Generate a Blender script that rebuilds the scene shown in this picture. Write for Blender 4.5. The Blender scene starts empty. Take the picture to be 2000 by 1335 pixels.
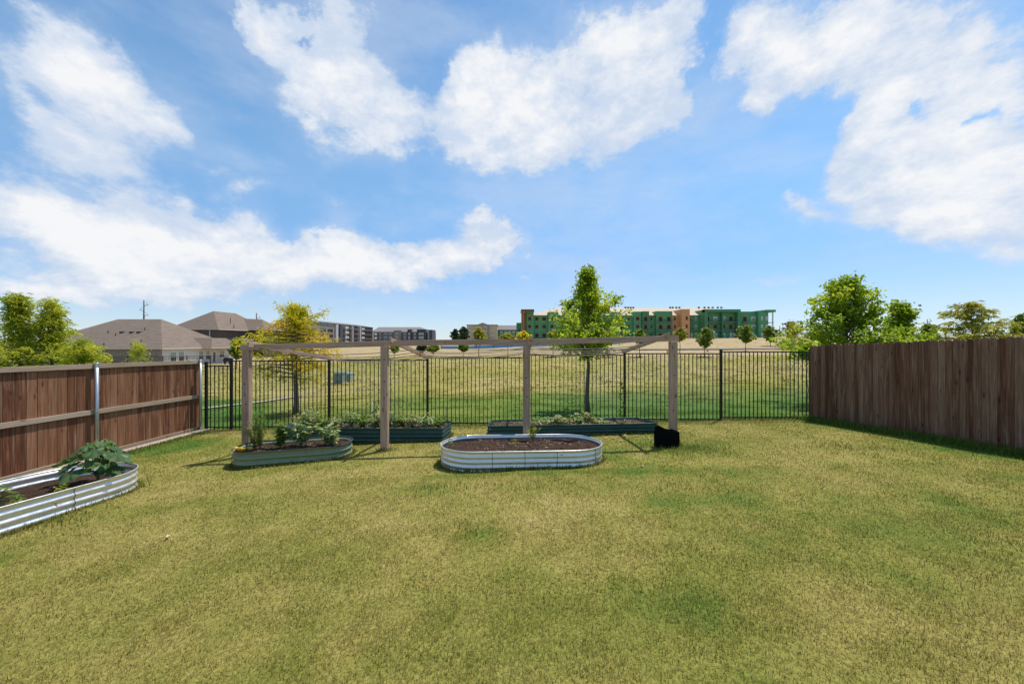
import bpy, math, random
import numpy as np
from mathutils import Vector, Matrix, Euler
R = math.radians
rng = np.random.default_rng(7)
random.seed(7)
S = bpy.context.scene
COL = S.collection

# ------------------------------------------------------------------ camera
FPX = 700.0                      # focal length in pixels of the 2000 px wide photograph
CAMZ = 1.57
cam = bpy.data.cameras.new('camera'); camo = bpy.data.objects.new('camera', cam); COL.objects.link(camo)
cam.sensor_width = 36; cam.lens = 36 * FPX / 2000; cam.clip_start = 0.05; cam.clip_end = 8000
camo.location = (0, 0, CAMZ); camo.rotation_euler = (R(90), 0, 0)
S.camera = camo
S.view_settings.view_transform = 'Standard'; S.view_settings.look = 'None'
S.view_settings.exposure = 0.62; S.view_settings.gamma = 1.0

# ------------------------------------------------------------------ sun and sky
SUN = Vector((0.30, 0.27, 1.0)).normalized()
elev = math.asin(SUN.z); azim = math.atan2(SUN.x, SUN.y)
sl = bpy.data.lights.new('sun', 'SUN'); sl.energy = 3.0; sl.angle = R(0.53); sl.color = (1.0, 0.955, 0.88)
slo = bpy.data.objects.new('sun', sl); COL.objects.link(slo)
slo.rotation_euler = (-SUN).to_track_quat('-Z', 'Y').to_euler()

W = bpy.data.worlds.new('World'); S.world = W; W.use_nodes = True
nt = W.node_tree; nt.nodes.clear()
class NT:
    """small helper to wire shader nodes"""
    def __init__(s, t): s.t = t
    def n(s, kind, **kw):
        nd = s.t.nodes.new(kind)
        for k, v in kw.items(): setattr(nd, k, v)
        return nd
    def put(s, sock, v):
        if isinstance(v, bpy.types.NodeSocket): s.t.links.new(v, sock)
        else: sock.default_value = v
    def math(s, op, a, b=0.0, c=0.0, clamp=False):
        nd = s.n('ShaderNodeMath', operation=op, use_clamp=clamp)
        s.put(nd.inputs[0], a); s.put(nd.inputs[1], b)
        if op in ('MULTIPLY_ADD', 'SMOOTH_MIN', 'SMOOTH_MAX'): s.put(nd.inputs[2], c)
        return nd.outputs[0]
    def vmath(s, op, a, b=(0, 0, 0), sc=None):
        nd = s.n('ShaderNodeVectorMath', operation=op)
        s.put(nd.inputs[0], a)
        if op != 'SCALE': s.put(nd.inputs[1], b)
        if sc is not None: s.put(nd.inputs['Scale'], sc)
        return nd.outputs['Value'] if op in ('LENGTH', 'DOT_PRODUCT') else nd.outputs['Vector']
    def noise(s, vec, scale, detail=3, rough=0.55, dist=0.0):
        nd = s.n('ShaderNodeTexNoise'); s.put(nd.inputs['Vector'], vec)
        s.put(nd.inputs['Scale'], scale); s.put(nd.inputs['Detail'], detail)
        s.put(nd.inputs['Roughness'], rough); s.put(nd.inputs['Distortion'], dist)
        return nd
    def ramp(s, fac, stops, interp='LINEAR'):
        nd = s.n('ShaderNodeValToRGB'); nd.color_ramp.interpolation = interp
        e = nd.color_ramp.elements
        while len(e) < len(stops): e.new(0.5)
        for i, (p, c) in enumerate(stops):
            e[i].position = p
            e[i].color = (c, c, c, 1) if isinstance(c, (int, float)) else (*c[:3], 1)
        s.put(nd.inputs[0], fac); return nd.outputs[0]
    def mix(s, fac, a, b, blend='MIX'):
        nd = s.n('ShaderNodeMix', data_type='RGBA', blend_type=blend)
        s.put(nd.inputs[0], fac)
        for q, v in ((nd.inputs[6], a), (nd.inputs[7], b)):
            if isinstance(v, tuple) and len(v) == 3: v = (*v, 1)
            s.put(q, v)
        return nd.outputs[2]
    def maprange(s, v, a, b, c=0.0, d=1.0, kind='SMOOTHSTEP'):
        nd = s.n('ShaderNodeMapRange', interpolation_type=kind)
        s.put(nd.inputs[0], v)
        for i, q in enumerate((a, b, c, d)): s.put(nd.inputs[1 + i], q)
        return nd.outputs[0]
    def mapping(s, vec, loc=(0, 0, 0), rot=(0, 0, 0), scale=(1, 1, 1), kind='POINT'):
        nd = s.n('ShaderNodeMapping', vector_type=kind)
        s.put(nd.inputs[0], vec); nd.inputs[1].default_value = loc; nd.inputs[2].default_value = rot; nd.inputs[3].default_value = scale
        return nd.outputs[0]
w = NT(nt)
SKY_STR = 0.15
sky = w.n('ShaderNodeTexSky', sky_type='NISHITA', sun_disc=False)
sky.sun_elevation = elev; sky.sun_rotation = azim; sky.air_density = 1.0; sky.dust_density = 0.0; sky.ozone_density = 2.6; sky.altitude = 200
direc = w.n('ShaderNodeTexCoord').outputs['Generated']
sz_ = w.n('ShaderNodeSeparateXYZ'); w.put(sz_.inputs[0], direc); sz_z = sz_.outputs[2]
def pix(x, y):
    return Vector(((x - 1000) / FPX, 1.0, (667.5 - y) / FPX)).normalized()
# cumulus masses: (x, y, rx, ry, tilt deg clockwise, weight); each becomes a soft ellipsoid of directions
BLOBS = [
 (90,80,110,75,15,.9),(170,120,120,75,25,1.0),(150,190,160,80,25,.9),(300,225,140,50,25,.8),(80,290,190,60,0,.45),(230,300,120,40,10,.45),
 (505,45,65,65,50,1.0),(620,20,160,45,0,.8),(620,120,120,75,40,1.1),(690,180,130,100,20,1.1),(770,250,90,70,30,.9),(600,170,70,90,0,.6),(760,310,60,40,10,.35),(640,290,70,40,0,.3),
 (940,130,80,60,0,.9),(900,200,70,80,0,1.0),(1010,200,160,110,0,1.25),(1060,280,170,70,0,1.0),(930,290,90,70,-15,1.0),(1180,90,80,70,0,1.1),(1240,150,120,110,0,1.1),(1300,60,100,90,0,1.0),(1270,230,110,50,-10,.7),(1340,190,70,60,0,.5),
 (1460,70,80,60,0,.95),(1540,90,150,85,0,1.2),(1650,60,100,80,0,.9),(1500,190,80,60,-20,.8),(1600,130,140,60,0,.7),
 (1800,40,130,95,20,.9),(1900,80,130,70,0,.65),(1760,150,110,70,0,.7),(1740,240,120,80,0,1.0),(1660,310,90,80,0,1.0),(1780,340,160,110,0,1.2),(1930,340,160,130,0,1.2),(1850,400,150,70,0,.8),(1960,170,120,60,-20,.8),(1800,430,190,40,0,.55),
 (1540,385,60,40,30,.5),(1580,415,60,35,30,.5),
 (50,400,130,50,20,1.0),(190,435,180,80,10,1.15),(330,455,210,95,5,1.2),(270,525,260,85,0,1.1),(470,520,170,75,0,1.0),(450,430,110,35,5,.8),(376,375,28,35,0,.5),(570,530,90,45,0,.8),(90,450,120,50,30,.7),
 (660,480,60,50,0,1.1),(720,510,120,60,10,1.2),(840,520,170,45,-10,1.15),(930,470,90,50,-15,1.1),(985,485,50,30,0,.7),(640,535,90,35,0,.6),(940,440,40,25,0,.7),
 (490,345,80,35,0,.45),(640,400,100,50,15,.28),(480,165,60,30,20,.22),(420,290,60,30,0,.25),(1040,555,50,18,-15,.35),(1060,575,50,16,0,.35),
 (1450,560,280,35,-5,.30),(1750,540,280,40,0,.22),(150,590,110,22,5,.5),(60,575,120,14,0,.35),(700,600,200,14,0,.15),
 (845,110,35,110,10,-1.0),(830,340,40,80,-30,-.5),(1378,120,26,150,-8,-.9),(1375,300,90,70,0,-.9),(1560,290,130,75,0,-1.2),(1480,330,120,60,0,-.9),(1655,205,40,55,30,-.6),(1335,150,30,50,0,-.5),(1930,210,55,26,-20,-.7),(1820,190,40,22,30,-.5),(590,42,26,16,0,-.8),(440,90,50,90,10,-.8),(420,200,50,60,40,-.6),(600,430,60,40,30,-.5),(575,480,30,70,0,-.35),(770,440,90,25,0,-.8),
 (1120,15,70,40,20,.3),(1960,480,120,50,0,.3),(20,200,60,150,0,.5),
]
warp1 = w.noise(direc, 3.5, 6, 0.62)
d1 = w.vmath('ADD', direc, w.vmath('SCALE', w.vmath('SUBTRACT', warp1.outputs['Color'], (0.5, 0.5, 0.5)), sc=0.17))
warp2 = w.noise(direc, 13.0, 5, 0.65)
d2 = w.vmath('ADD', d1, w.vmath('SCALE', w.vmath('SUBTRACT', warp2.outputs['Color'], (0.5, 0.5, 0.5)), sc=0.07))
acc = None
for (bx, by, rx, ry, tilt, wt) in BLOBS:
    c = pix(bx, by); t = R(tilt)
    ex = pix(bx + 40 * math.cos(t), by + 40 * math.sin(t)) - c
    ey = pix(bx - 40 * math.sin(t), by + 40 * math.cos(t)) - c
    a = ex.length * rx / 40 * 1.72; b = ey.length * ry / 40 * 1.72
    X = (ex - c * ex.dot(c)).normalized(); Z = X.cross(c).normalized()
    M = Matrix((X, c, Z)).transposed()
    mp = w.mapping(d2, loc=c, rot=M.to_euler('XYZ'), scale=(a, 0.9, b), kind='TEXTURE')
    g = w.n('ShaderNodeTexGradient', gradient_type='QUADRATIC_SPHERE'); w.put(g.inputs[0], mp)
    acc = w.math('MULTIPLY_ADD', g.outputs['Fac'], wt, acc if acc is not None else 0.0)
fine = w.noise(w.mapping(direc, scale=(1, 1, 1.7)), 8.0, 11, 0.66)
body = w.noise(w.mapping(direc, scale=(1, 1, 1.6), loc=(3, 1, 2)), 2.6, 5, 0.6)
dens = w.math('MULTIPLY_ADD', w.math('SUBTRACT', fine.outputs['Fac'], 0.5), w.math('MULTIPLY_ADD', w.math('MINIMUM', acc, .6), 3.2, 0.20), acc)
fine2 = w.noise(w.mapping(w.vmath('ADD', direc, (0.010, 0.0, 0.022)), scale=(1, 1, 1.7)), 8.0, 11, 0.66)
relief = w.math('SUBTRACT', fine.outputs['Fac'], fine2.outputs['Fac'])
cover = w.maprange(dens, 0.08, 0.66)
veil = w.math('MULTIPLY', w.maprange(w.math('MULTIPLY_ADD', w.math('SUBTRACT', body.outputs['Fac'], .5), .8, dens), 0.0, 0.6), 0.42)
skirt = w.math('MULTIPLY', w.maprange(w.math('MULTIPLY_ADD', w.math('SUBTRACT', body.outputs['Fac'], .5), 1.2, acc), -0.05, 0.75), 0.5)
haze_f = w.math('MULTIPLY', w.maprange(w.noise(w.mapping(direc, scale=(1, 1, 2.6), loc=(7, 2, 5)), 2.2, 7, 0.6).outputs['Fac'], .40, .68), 0.42)
band = w.maprange(w.math('ABSOLUTE', sz_z), 0.0, 0.20, 0.46, 0.0)
cover = w.math('MAXIMUM', w.math('MAXIMUM', cover, veil), w.math('MAXIMUM', skirt, w.math('MAXIMUM', haze_f, band)))
cover = w.math('MULTIPLY', cover, 0.97)
CLOUD_LO = (0.40, 0.465, 0.565); CLOUD_HI = (0.61, 0.612, 0.62)
thick = w.maprange(w.math('MULTIPLY_ADD', w.math('SUBTRACT', body.outputs['Fac'], .5), 1.9, w.math('MULTIPLY_ADD', fine.outputs['Fac'], 1.0, w.math('MULTIPLY', dens, .8))), 0.70, 2.05)
thick = w.math('MULTIPLY_ADD', relief, 1.3, thick, clamp=True)
ccol = w.mix(thick, CLOUD_LO, CLOUD_HI)
skyc = w.vmath('SCALE', sky.outputs[0], sc=SKY_STR)
sz = w.n('ShaderNodeSeparateXYZ'); w.put(sz.inputs[0], direc)
elv = w.maprange(sz.outputs[2], 0.0, 0.5, 0.0, 1.0, 'SMOOTHERSTEP')
skyc = w.vmath('MULTIPLY', skyc, w.mix(elv, (0.44, 0.50, 0.60), (0.68, 0.82, 0.80)))
fin = w.mix(cover, skyc, ccol)
bg = w.n('ShaderNodeBackground'); w.put(bg.inputs[0], fin); bg.inputs[1].default_value = 1.0
wo = w.n('ShaderNodeOutputWorld'); nt.links.new(bg.outputs[0], wo.inputs[0])
W.cycles.sampling_method = 'MANUAL'; W.cycles.sample_map_resolution = 512

# ------------------------------------------------------------------ terrain height
def P(x, y, D):
    """world point seen at photo pixel (x, y) at forward distance D"""
    return Vector(((x - 1000) / FPX * D, D, CAMZ + (667.5 - y) / FPX * D))
_PY = [9.2, 12, 18, 26, 38, 50, 70, 85, 110, 150, 250, 600, 3000]
_PC = [-.57, -.80, -1.03, -1.15, -.90, -.56, -.52, -.38, .9, 3.25, 5.4, 5.9, 5.9]
_PL = [-.70, -.95, -1.30, -1.65, -1.95, -2.2, -2.25, -2.1, -1.6, .3, 2.2, 4.8, 4.8]
_PM = [-.60, -.86, -1.10, -1.22, -1.05, -.66, -.60, -.50, -.25, .35, 1.0, 3.0, 3.0]
_PR = [-.42, -.62, -.74, -.78, -.68, -.54, -.42, -.15, 2.3, 3.7, 5.6, 6.0, 6.0]
def sstep(a, b, v):
    t = np.clip((v - a) / (b - a), 0, 1); return t * t * (3 - 2 * t)
def G(X, Y):
    X = np.asarray(X, float); Y = np.asarray(Y, float)
    Xc = np.clip(X, -9, 9)
    bl = 0.019 + 0.0052 * (9.2 - np.clip(Y, 2.0, 9.2))
    yard = -0.06 * np.clip(Y, -12, 9.2) + np.where(Xc > 0, 0.02 * Xc, bl * Xc)
    Yf = np.maximum(Y, 9.2); u = X / Yf
    zc = np.interp(Yf, _PY, _PC); zl = np.interp(Yf, _PY, _PL); zr = np.interp(Yf, _PY, _PR)
    a = sstep(-.30, -.70, u); b = sstep(.25, .75, u)
    zm = np.interp(Yf, _PY, _PM); c_ = sstep(.06, -.14, u); zc = zc * (1 - c_) + zm * c_
    far = zc * (1 - a - b) + zl * a + zr * b
    k = sstep(9.2, 11.5, Y)
    return yard * (1 - k) + far * k
def g1(x, y): return float(G(x, y))
def vnoise(X, Y, sc, seed=0):
    X = np.asarray(X) / sc + seed * 17.3; Y = np.asarray(Y) / sc + seed * 9.1
    xi = np.floor(X); yi = np.floor(Y); fx = X - xi; fy = Y - yi
    fx = fx * fx * (3 - 2 * fx); fy = fy * fy * (3 - 2 * fy)
    def h(a, b):
        v = np.sin(a * 127.1 + b * 311.7 + seed * 74.7) * 43758.5453; return v - np.floor(v)
    return (h(xi, yi) * (1 - fx) + h(xi + 1, yi) * fx) * (1 - fy) + (h(xi, yi + 1) * (1 - fx) + h(xi + 1, yi + 1) * fx) * fy
def fbm(X, Y, sc, seed=0, o=4):
    t = 0; a = .5; s = 0
    for i in range(o):
        t = t + a * vnoise(X, Y, sc / 2 ** i, seed + i); s += a; a *= .55
    return t / s

# ------------------------------------------------------------------ object helpers
WL = {}                                             # root name -> location (parts are modelled in world space)
def tag(o, label=None, cat=None, group=None, kind=None):
    if label: o['label'] = label
    if cat: o['category'] = cat
    if group: o['group'] = group
    if kind: o['kind'] = kind
    return o
def empty(name, loc, label, cat, group=None):
    o = bpy.data.objects.new(name, None); COL.objects.link(o); o.location = loc; o.empty_display_size = .2
    WL[o.name] = Vector(loc); return tag(o, label, cat, group)
def link(name, me, mat, parent=None):
    o = bpy.data.objects.new(name, me); COL.objects.link(o)
    if mat: me.materials.append(mat)
    if parent is not None:
        o.parent = parent
        off = WL.get(parent.name, Vector((0, 0, 0)))
        WL[o.name] = off
        if off.length > 0: me.transform(Matrix.Translation(-off))
    return o
def copy_tree(o, parent=None):
    c = o.copy(); COL.objects.link(c)
    if parent is not None: c.parent = parent
    for ch in list(o.children): copy_tree(ch, c)
    return c
def np_mesh(name, V, F, mat, parent=None, attrs=None, smooth=False):
    """V (n,3), F (m,k) with k 3 or 4; attrs: name -> (n,) float or (n,3) vector per vertex"""
    me = bpy.data.meshes.new(name); V = np.asarray(V, np.float32); F = np.asarray(F, np.int32)
    me.vertices.add(len(V)); me.vertices.foreach_set('co', V.ravel())
    k = F.shape[1]; me.loops.add(F.size); me.loops.foreach_set('vertex_index', F.ravel())
    me.polygons.add(len(F)); me.polygons.foreach_set('loop_start', np.arange(0, F.size, k, dtype=np.int32))
    if smooth: me.polygons.foreach_set('use_smooth', np.ones(len(F), bool))
    me.update(calc_edges=True)
    for an, av in (attrs or {}).items():
        av = np.asarray(av, np.float32)
        if av.ndim == 1:
            at = me.attributes.new(an, 'FLOAT', 'POINT'); at.data.foreach_set('value', av)
        else:
            at = me.attributes.new(an, 'FLOAT_VECTOR', 'POINT'); at.data.foreach_set('vector', av.ravel())
    return link(name, me, mat, parent)
class MB:
    """collects solid pieces and links them as ONE mesh object; carries grain coordinates and a random tint"""
    def __init__(s): s.v = []; s.f = []; s.g = []; s.r = []
    def add(s, vs, fs, g=None, rnd=None):
        b = len(s.v); rnd = random.random() if rnd is None else rnd
        s.v += [tuple(p) for p in vs]; s.f += [tuple(b + i for i in f) for f in fs]
        s.g += [tuple(p) for p in (g if g is not None else vs)]; s.r += [rnd] * len(vs)
    def beam(s, p0, p1, wd, ht, up=(0, 0, 1), rnd=None):
        p0 = Vector(p0); p1 = Vector(p1); t = (p1 - p0); L = t.length; t.normalize(); up = Vector(up)
        sd = t.cross(up).normalized(); n = sd.cross(t).normalized()
        rnd = random.random() if rnd is None else rnd; off = rnd * 37.0; vs = []; g = []
        for (p, l) in ((p0, 0), (p1, L)):
            for a, b in ((-1, -1), (1, -1), (1, 1), (-1, 1)):
                vs.append(p + sd * a * wd / 2 + n * b * ht / 2); g.append((a * wd / 2 + off, b * ht / 2 + off, l + off * 1.7))
        s.add(vs, [(0, 3, 2, 1), (4, 5, 6, 7), (0, 1, 5, 4), (1, 2, 6, 5), (2, 3, 7, 6), (3, 0, 4, 7)], g, rnd)
    def box(s, x0, x1, y0, y1, z0, z1, rnd=None):
        vs = [(x, y, z) for z in (z0, z1) for (x, y) in ((x0, y0), (x1, y0), (x1, y1), (x0, y1))]
        rnd = random.random() if rnd is None else rnd; o = rnd * 37
        s.add(vs, [(0, 3, 2, 1), (4, 5, 6, 7), (0, 1, 5, 4), (1, 2, 6, 5), (2, 3, 7, 6), (3, 0, 4, 7)], [(a + o, b + o, c + o) for a, b, c in vs], rnd)
    def prism(s, outline, ext, g=None, rnd=None):
        """outline: coplanar points, ext: vector"""
        n = len(outline); a = [Vector(p) for p in outline]; e = Vector(ext); b = [p + e for p in a]
        fs = [tuple(range(n))[::-1], tuple(range(n, 2 * n))] + [(i, (i + 1) % n, n + (i + 1) % n, n + i) for i in range(n)]
        s.add(a + b, fs, g, rnd)
    def tube(s, pts, rad, n=8, cap=True, rnd=None):
        pts = [Vector(p) for p in pts]; m = len(pts)
        if not hasattr(rad, '__len__'): rad = [rad] * m
        vs = []; g = []; rnd = random.random() if rnd is None else rnd; l = rnd * 20
        t0 = (pts[1] - pts[0]).normalized(); a = t0.orthogonal().normalized()
        for i, p in enumerate(pts):
            t = ((pts[min(i + 1, m - 1)] - pts[max(i - 1, 0)])).normalized()
            a = (a - t * a.dot(t)).normalized(); b = t.cross(a)
            if i: l += (p - pts[i - 1]).length
            for k in range(n):
                q = 2 * math.pi * k / n
                vs.append(p + (a * math.cos(q) + b * math.sin(q)) * rad[i]); g.append((math.cos(q) * rad[i] + rnd * 9, math.sin(q) * rad[i], l))
        fs = [(i * n + k, i * n + (k + 1) % n, (i + 1) * n + (k + 1) % n, (i + 1) * n + k) for i in range(m - 1) for k in range(n)]
        if cap: fs += [tuple(range(n))[::-1], tuple((m - 1) * n + k for k in range(n))]
        s.add(vs, fs, g, rnd)
    def build(s, name, mat, parent=None, smooth=False, bevel=0):
        me = bpy.data.meshes.new(name); me.from_pydata(s.v, [], s.f); me.update()
        at = me.attributes.new('grain', 'FLOAT_VECTOR', 'POINT'); at.data.foreach_set('vector', np.array(s.g, np.float32).ravel())
        at = me.attributes.new('rnd', 'FLOAT', 'POINT'); at.data.foreach_set('value', np.array(s.r, np.float32))
        if smooth: me.polygons.foreach_set('use_smooth', [True] * len(me.polygons))
        o = link(name, me, mat, parent)
        if bevel:
            bv = o.modifiers.new('bevel', 'BEVEL'); bv.width = bevel; bv.segments = 2; bv.limit_method = 'ANGLE'; bv.angle_limit = R(40)
        return o

# ------------------------------------------------------------------ materials
def new_mat(name):
    m = bpy.data.materials.new(name); m.use_nodes = True; t = m.node_tree; t.nodes.clear(); k = NT(t)
    b = k.n('ShaderNodeBsdfPrincipled'); o = k.n('ShaderNodeOutputMaterial'); t.links.new(b.outputs[0], o.inputs[0])
    return m, k, b, o
def attr(k, name, out='Fac'):
    a = k.n('ShaderNodeAttribute', attribute_name=name); return a.outputs[out]
def bump(k, b, h, strength=.3, dist=.01):
    bn = k.n('ShaderNodeBump'); bn.inputs['Strength'].default_value = strength; bn.inputs['Distance'].default_value = dist
    k.put(bn.inputs['Height'], h); k.put(b.inputs['Normal'], bn.outputs[0])
def plain(name, col, rough=.6, metal=0, var=.15, nscale=6, spec=.5, bumpd=0):
    m, k, b, o = new_mat(name); co = k.n('ShaderNodeTexCoord').outputs['Object']
    nz = k.noise(co, nscale, 5, .6).outputs['Fac']
    f = k.math('MULTIPLY_ADD', k.math('SUBTRACT', nz, .5), var * 2, 1.0)
    k.put(b.inputs['Base Color'], k.vmath('SCALE', tuple(col), sc=f))
    b.inputs['Roughness'].default_value = rough; b.inputs['Metallic'].default_value = metal; b.inputs['Specular IOR Level'].default_value = spec
    if bumpd: bump(k, b, nz, .5, bumpd)
    return m
def wood(name, ca, cb, cc, grey=(.2, .17, .15), streak=1.0, rough=.85):
    m, k, b, o = new_mat(name); g = attr(k, 'grain', 'Vector'); r = attr(k, 'rnd')
    base = k.ramp(r, [(0, ca), (.5, cb), (1, cc)])
    st = k.noise(k.mapping(g, scale=(55, 55, 2.2)), 1.0, 5, .65, .6).outputs['Fac']
    st2 = k.noise(k.mapping(g, scale=(14, 14, .9)), 1.0, 4, .6, 1.2).outputs['Fac']
    f = k.math('MULTIPLY_ADD', k.math('SUBTRACT', st, .5), 1.5 * streak, 1.0)
    f = k.math('MULTIPLY', f, k.math('MULTIPLY_ADD', k.math('SUBTRACT', st2, .5), 1.2 * streak, 1.0))
    c = k.mix(k.maprange(st2, .45, .75), base, grey)
    # knots
    vo = k.n('ShaderNodeTexVoronoi'); k.put(vo.inputs['Vector'], k.mapping(g, scale=(9, 9, 2.6))); vo.inputs['Scale'].default_value = 1.0
    kn = k.maprange(vo.outputs['Distance'], .07, .17, 0.38, 1.0); f = k.math('MULTIPLY', f, kn)
    k.put(b.inputs['Base Color'], k.vmath('SCALE', c, sc=f))
    b.inputs['Roughness'].default_value = rough; b.inputs['Specular IOR Level'].default_value = .25
    bump(k, b, st, .5, .004)
    return m
def upnormal(k, f):
    ge = k.n('ShaderNodeNewGeometry').outputs['Normal']
    return k.vmath('NORMALIZE', k.vmath('ADD', ge, (0, 0, f)))
def leafmat(name, c0, c1, c2, trans=.45, rough=.5):
    m, k, b, o = new_mat(name); r = attr(k, 'rnd')
    c = k.ramp(r, [(0, c0), (.5, c1), (1, c2)])
    k.put(b.inputs['Base Color'], c); b.inputs['Roughness'].default_value = rough; b.inputs['Specular IOR Level'].default_value = .35
    upn = upnormal(k, .8); k.put(b.inputs['Normal'], upn)
    tr = k.n('ShaderNodeBsdfTranslucent'); k.put(tr.inputs[0], k.vmath('MULTIPLY', c, (1.25, 1.35, .6)))
    mx = k.n('ShaderNodeMixShader'); mx.inputs[0].default_value = trans
    t = m.node_tree; t.links.new(b.outputs[0], mx.inputs[1]); t.links.new(tr.outputs[0], mx.inputs[2]); t.links.new(mx.outputs[0], o.inputs[0])
    return m

M = {}
M['pergola'] = wood('weathered_lumber', (.40, .255, .18), (.47, .31, .22), (.37, .235, .17), (.38, .27, .21), 1.0)
M['fence_red'] = wood('stained_cedar', (.13, .046, .021), (.215, .088, .042), (.32, .15, .08), (.22, .125, .08), 1.2)  # second entry of the wood set: the boards' own red-brown stain
M['fence_rail'] = wood('weathered_rail', (.38, .28, .20), (.33, .235, .16), (.42, .32, .24), (.33, .27, .21), .6)
M['fence_dark'] = wood('weathered_cedar_pickets', (.115, .042, .021), (.175, .082, .047), (.24, .14, .09), (.20, .13, .09), 1.3)
M['black_iron'] = plain('black_powder_coat', (.004, .004, .0045), .5, 0, .1)
M['steel'] = plain('galvanised_post', (.45, .47, .49), .38, .75, .12, 9)
M['bark'] = plain('bark', (.16, .125, .095), .9, 0, .5, 22, .2, .02)
M['soil'] = None
def soilmat():
    m, k, b, o = new_mat('garden_soil'); co = k.n('ShaderNodeTexCoord').outputs['Object']
    n1 = k.noise(co, 70, 6, .7).outputs['Fac']; n2 = k.noise(co, 9, 3, .6).outputs['Fac']
    c = k.ramp(n1, [(.3, (.012, .007, .005)), (.5, (.07, .038, .024)), (.62, (.13, .075, .048)), (.75, (.34, .25, .18))])
    c = k.mix(k.maprange(n2, .4, .65, 0, .55), c, (.022, .013, .009))
    k.put(b.inputs['Base Color'], c); b.inputs['Roughness'].default_value = .95; b.inputs['Specular IOR Level'].default_value = .15
    bump(k, b, n1, 1.0, .03); return m
M['soil'] = soilmat()
M['leaf_maple'] = leafmat('maple_leaf', (.17, .24, .015), (.33, .40, .022), (.52, .53, .045), .6)
M['leaf_yellow'] = leafmat('yellowing_frond', (.46, .42, .02), (.66, .52, .025), (.68, .42, .05), .6)
M['leaf_cypress'] = leafmat('cypress_frond', (.27, .31, .025), (.46, .46, .04), (.60, .54, .06), .6)
M['leaf_olive'] = leafmat('olive_frond', (.24, .24, .025), (.38, .35, .035), (.46, .36, .04), .5)
M['leaf_green'] = leafmat('park_leaf', (.13, .18, .022), (.21, .27, .035), (.31, .34, .045), .4)
M['leaf_dark'] = leafmat('dark_leaf', (.03, .055, .02), (.05, .08, .03), (.08, .11, .04), .3)
M['leaf_plant'] = leafmat('garden_leaf', (.09, .15, .022), (.16, .23, .035), (.28, .34, .08), .4)
M['leaf_pale'] = leafmat('pale_leaf', (.16, .23, .055), (.30, .36, .14), (.48, .52, .29), .35)
M['leaf_wilt'] = leafmat('wilting_leaf', (.15, .20, .05), (.32, .32, .13), (.52, .46, .26), .35)
M['leaf_squash'] = leafmat('squash_leaf', (.04, .09, .025), (.085, .15, .045), (.22, .33, .05), .3, .42)
M['stem'] = plain('plant_stem', (.13, .17, .05), .7)
M['mulch'] = plain('mulch', (.07, .06, .045), .95, 0, .6, 30, .1)

# ------------------------------------------------------------------ ground, grass
def greenness(X, Y):
    """0 dormant straw, 1 fresh green"""
    X = np.asarray(X, float); Y = np.asarray(Y, float)
    n = fbm(X, Y, 2.2, 3, 4); n2 = fbm(X, Y, .5, 9, 3)
    g = .36 + (n - .5) * .55 + (n2 - .5) * .65 + .05 * sstep(-2, 6, X) + .03 * sstep(3.0, 1.5, Y)
    def spot(x, y, rx, ry, a): return a * np.exp(-(((X - x) / rx) ** 2 + ((Y - y) / ry) ** 2))
    yard = Y < 9.25
    xr = 7.61 + (9.15 - Y) * .119; xl = -8.02
    e = g + .95 * np.exp(-np.clip(xr - X - .15, 0, 9) / .62) + .5 * np.exp(-np.clip(X - xl - .3, 0, 9) / .55)
    for s in ((2.2, 3.9, .9, .25, .25), (3.2, 3.4, 1.2, .3, .15), (-.25, 3.35, .22, .12, .5), (4.6, 3.2, 1.5, .7, .12), (5.2, 2.4, 1.3, .6, .15), (-4.4, 4.3, .8, .3, .35), (-5.0, 3.2, .5, .25, .5),
              (3.6, 6.6, 1.2, .5, .35), (-6.9, 7.6, .8, .5, .45), (.2, 5.1, 1.8, .12, .5), (-1.2, 4.6, .5, .15, .4), (-3.3, 5.8, 1.2, .2, .35), (.9, 2.3, .6, .3, .25), (1.7, 6.2, .3, .6, .3)): e = e + spot(*s)
    e = e - .55 * spot(-7, 8.95, 2.2, .25, 1)
    # field behind the fence
    f = .32 + (fbm(X, Y, 5, 21, 4) - .5) * .5
    f = f + .38 * sstep(21, 15, Y + (fbm(X, Y, 7, 33, 2) - .5) * 6) * sstep(-9, -4, X + 0 * Y) * 1.0
    f = f + .55 * sstep(20, 17, Y) * sstep(-7, -9, X / np.maximum(Y, 1) * 12)
    f = f + .22 * sstep(22, 12, Y)
    f = f + .15 * sstep(-.1, .4, X / np.maximum(Y, 1)) * sstep(40, 14, Y)
    f = f - .6 * sstep(45, 62, Y)
    return np.clip(np.where(yard, e, f), 0, 1)
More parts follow.
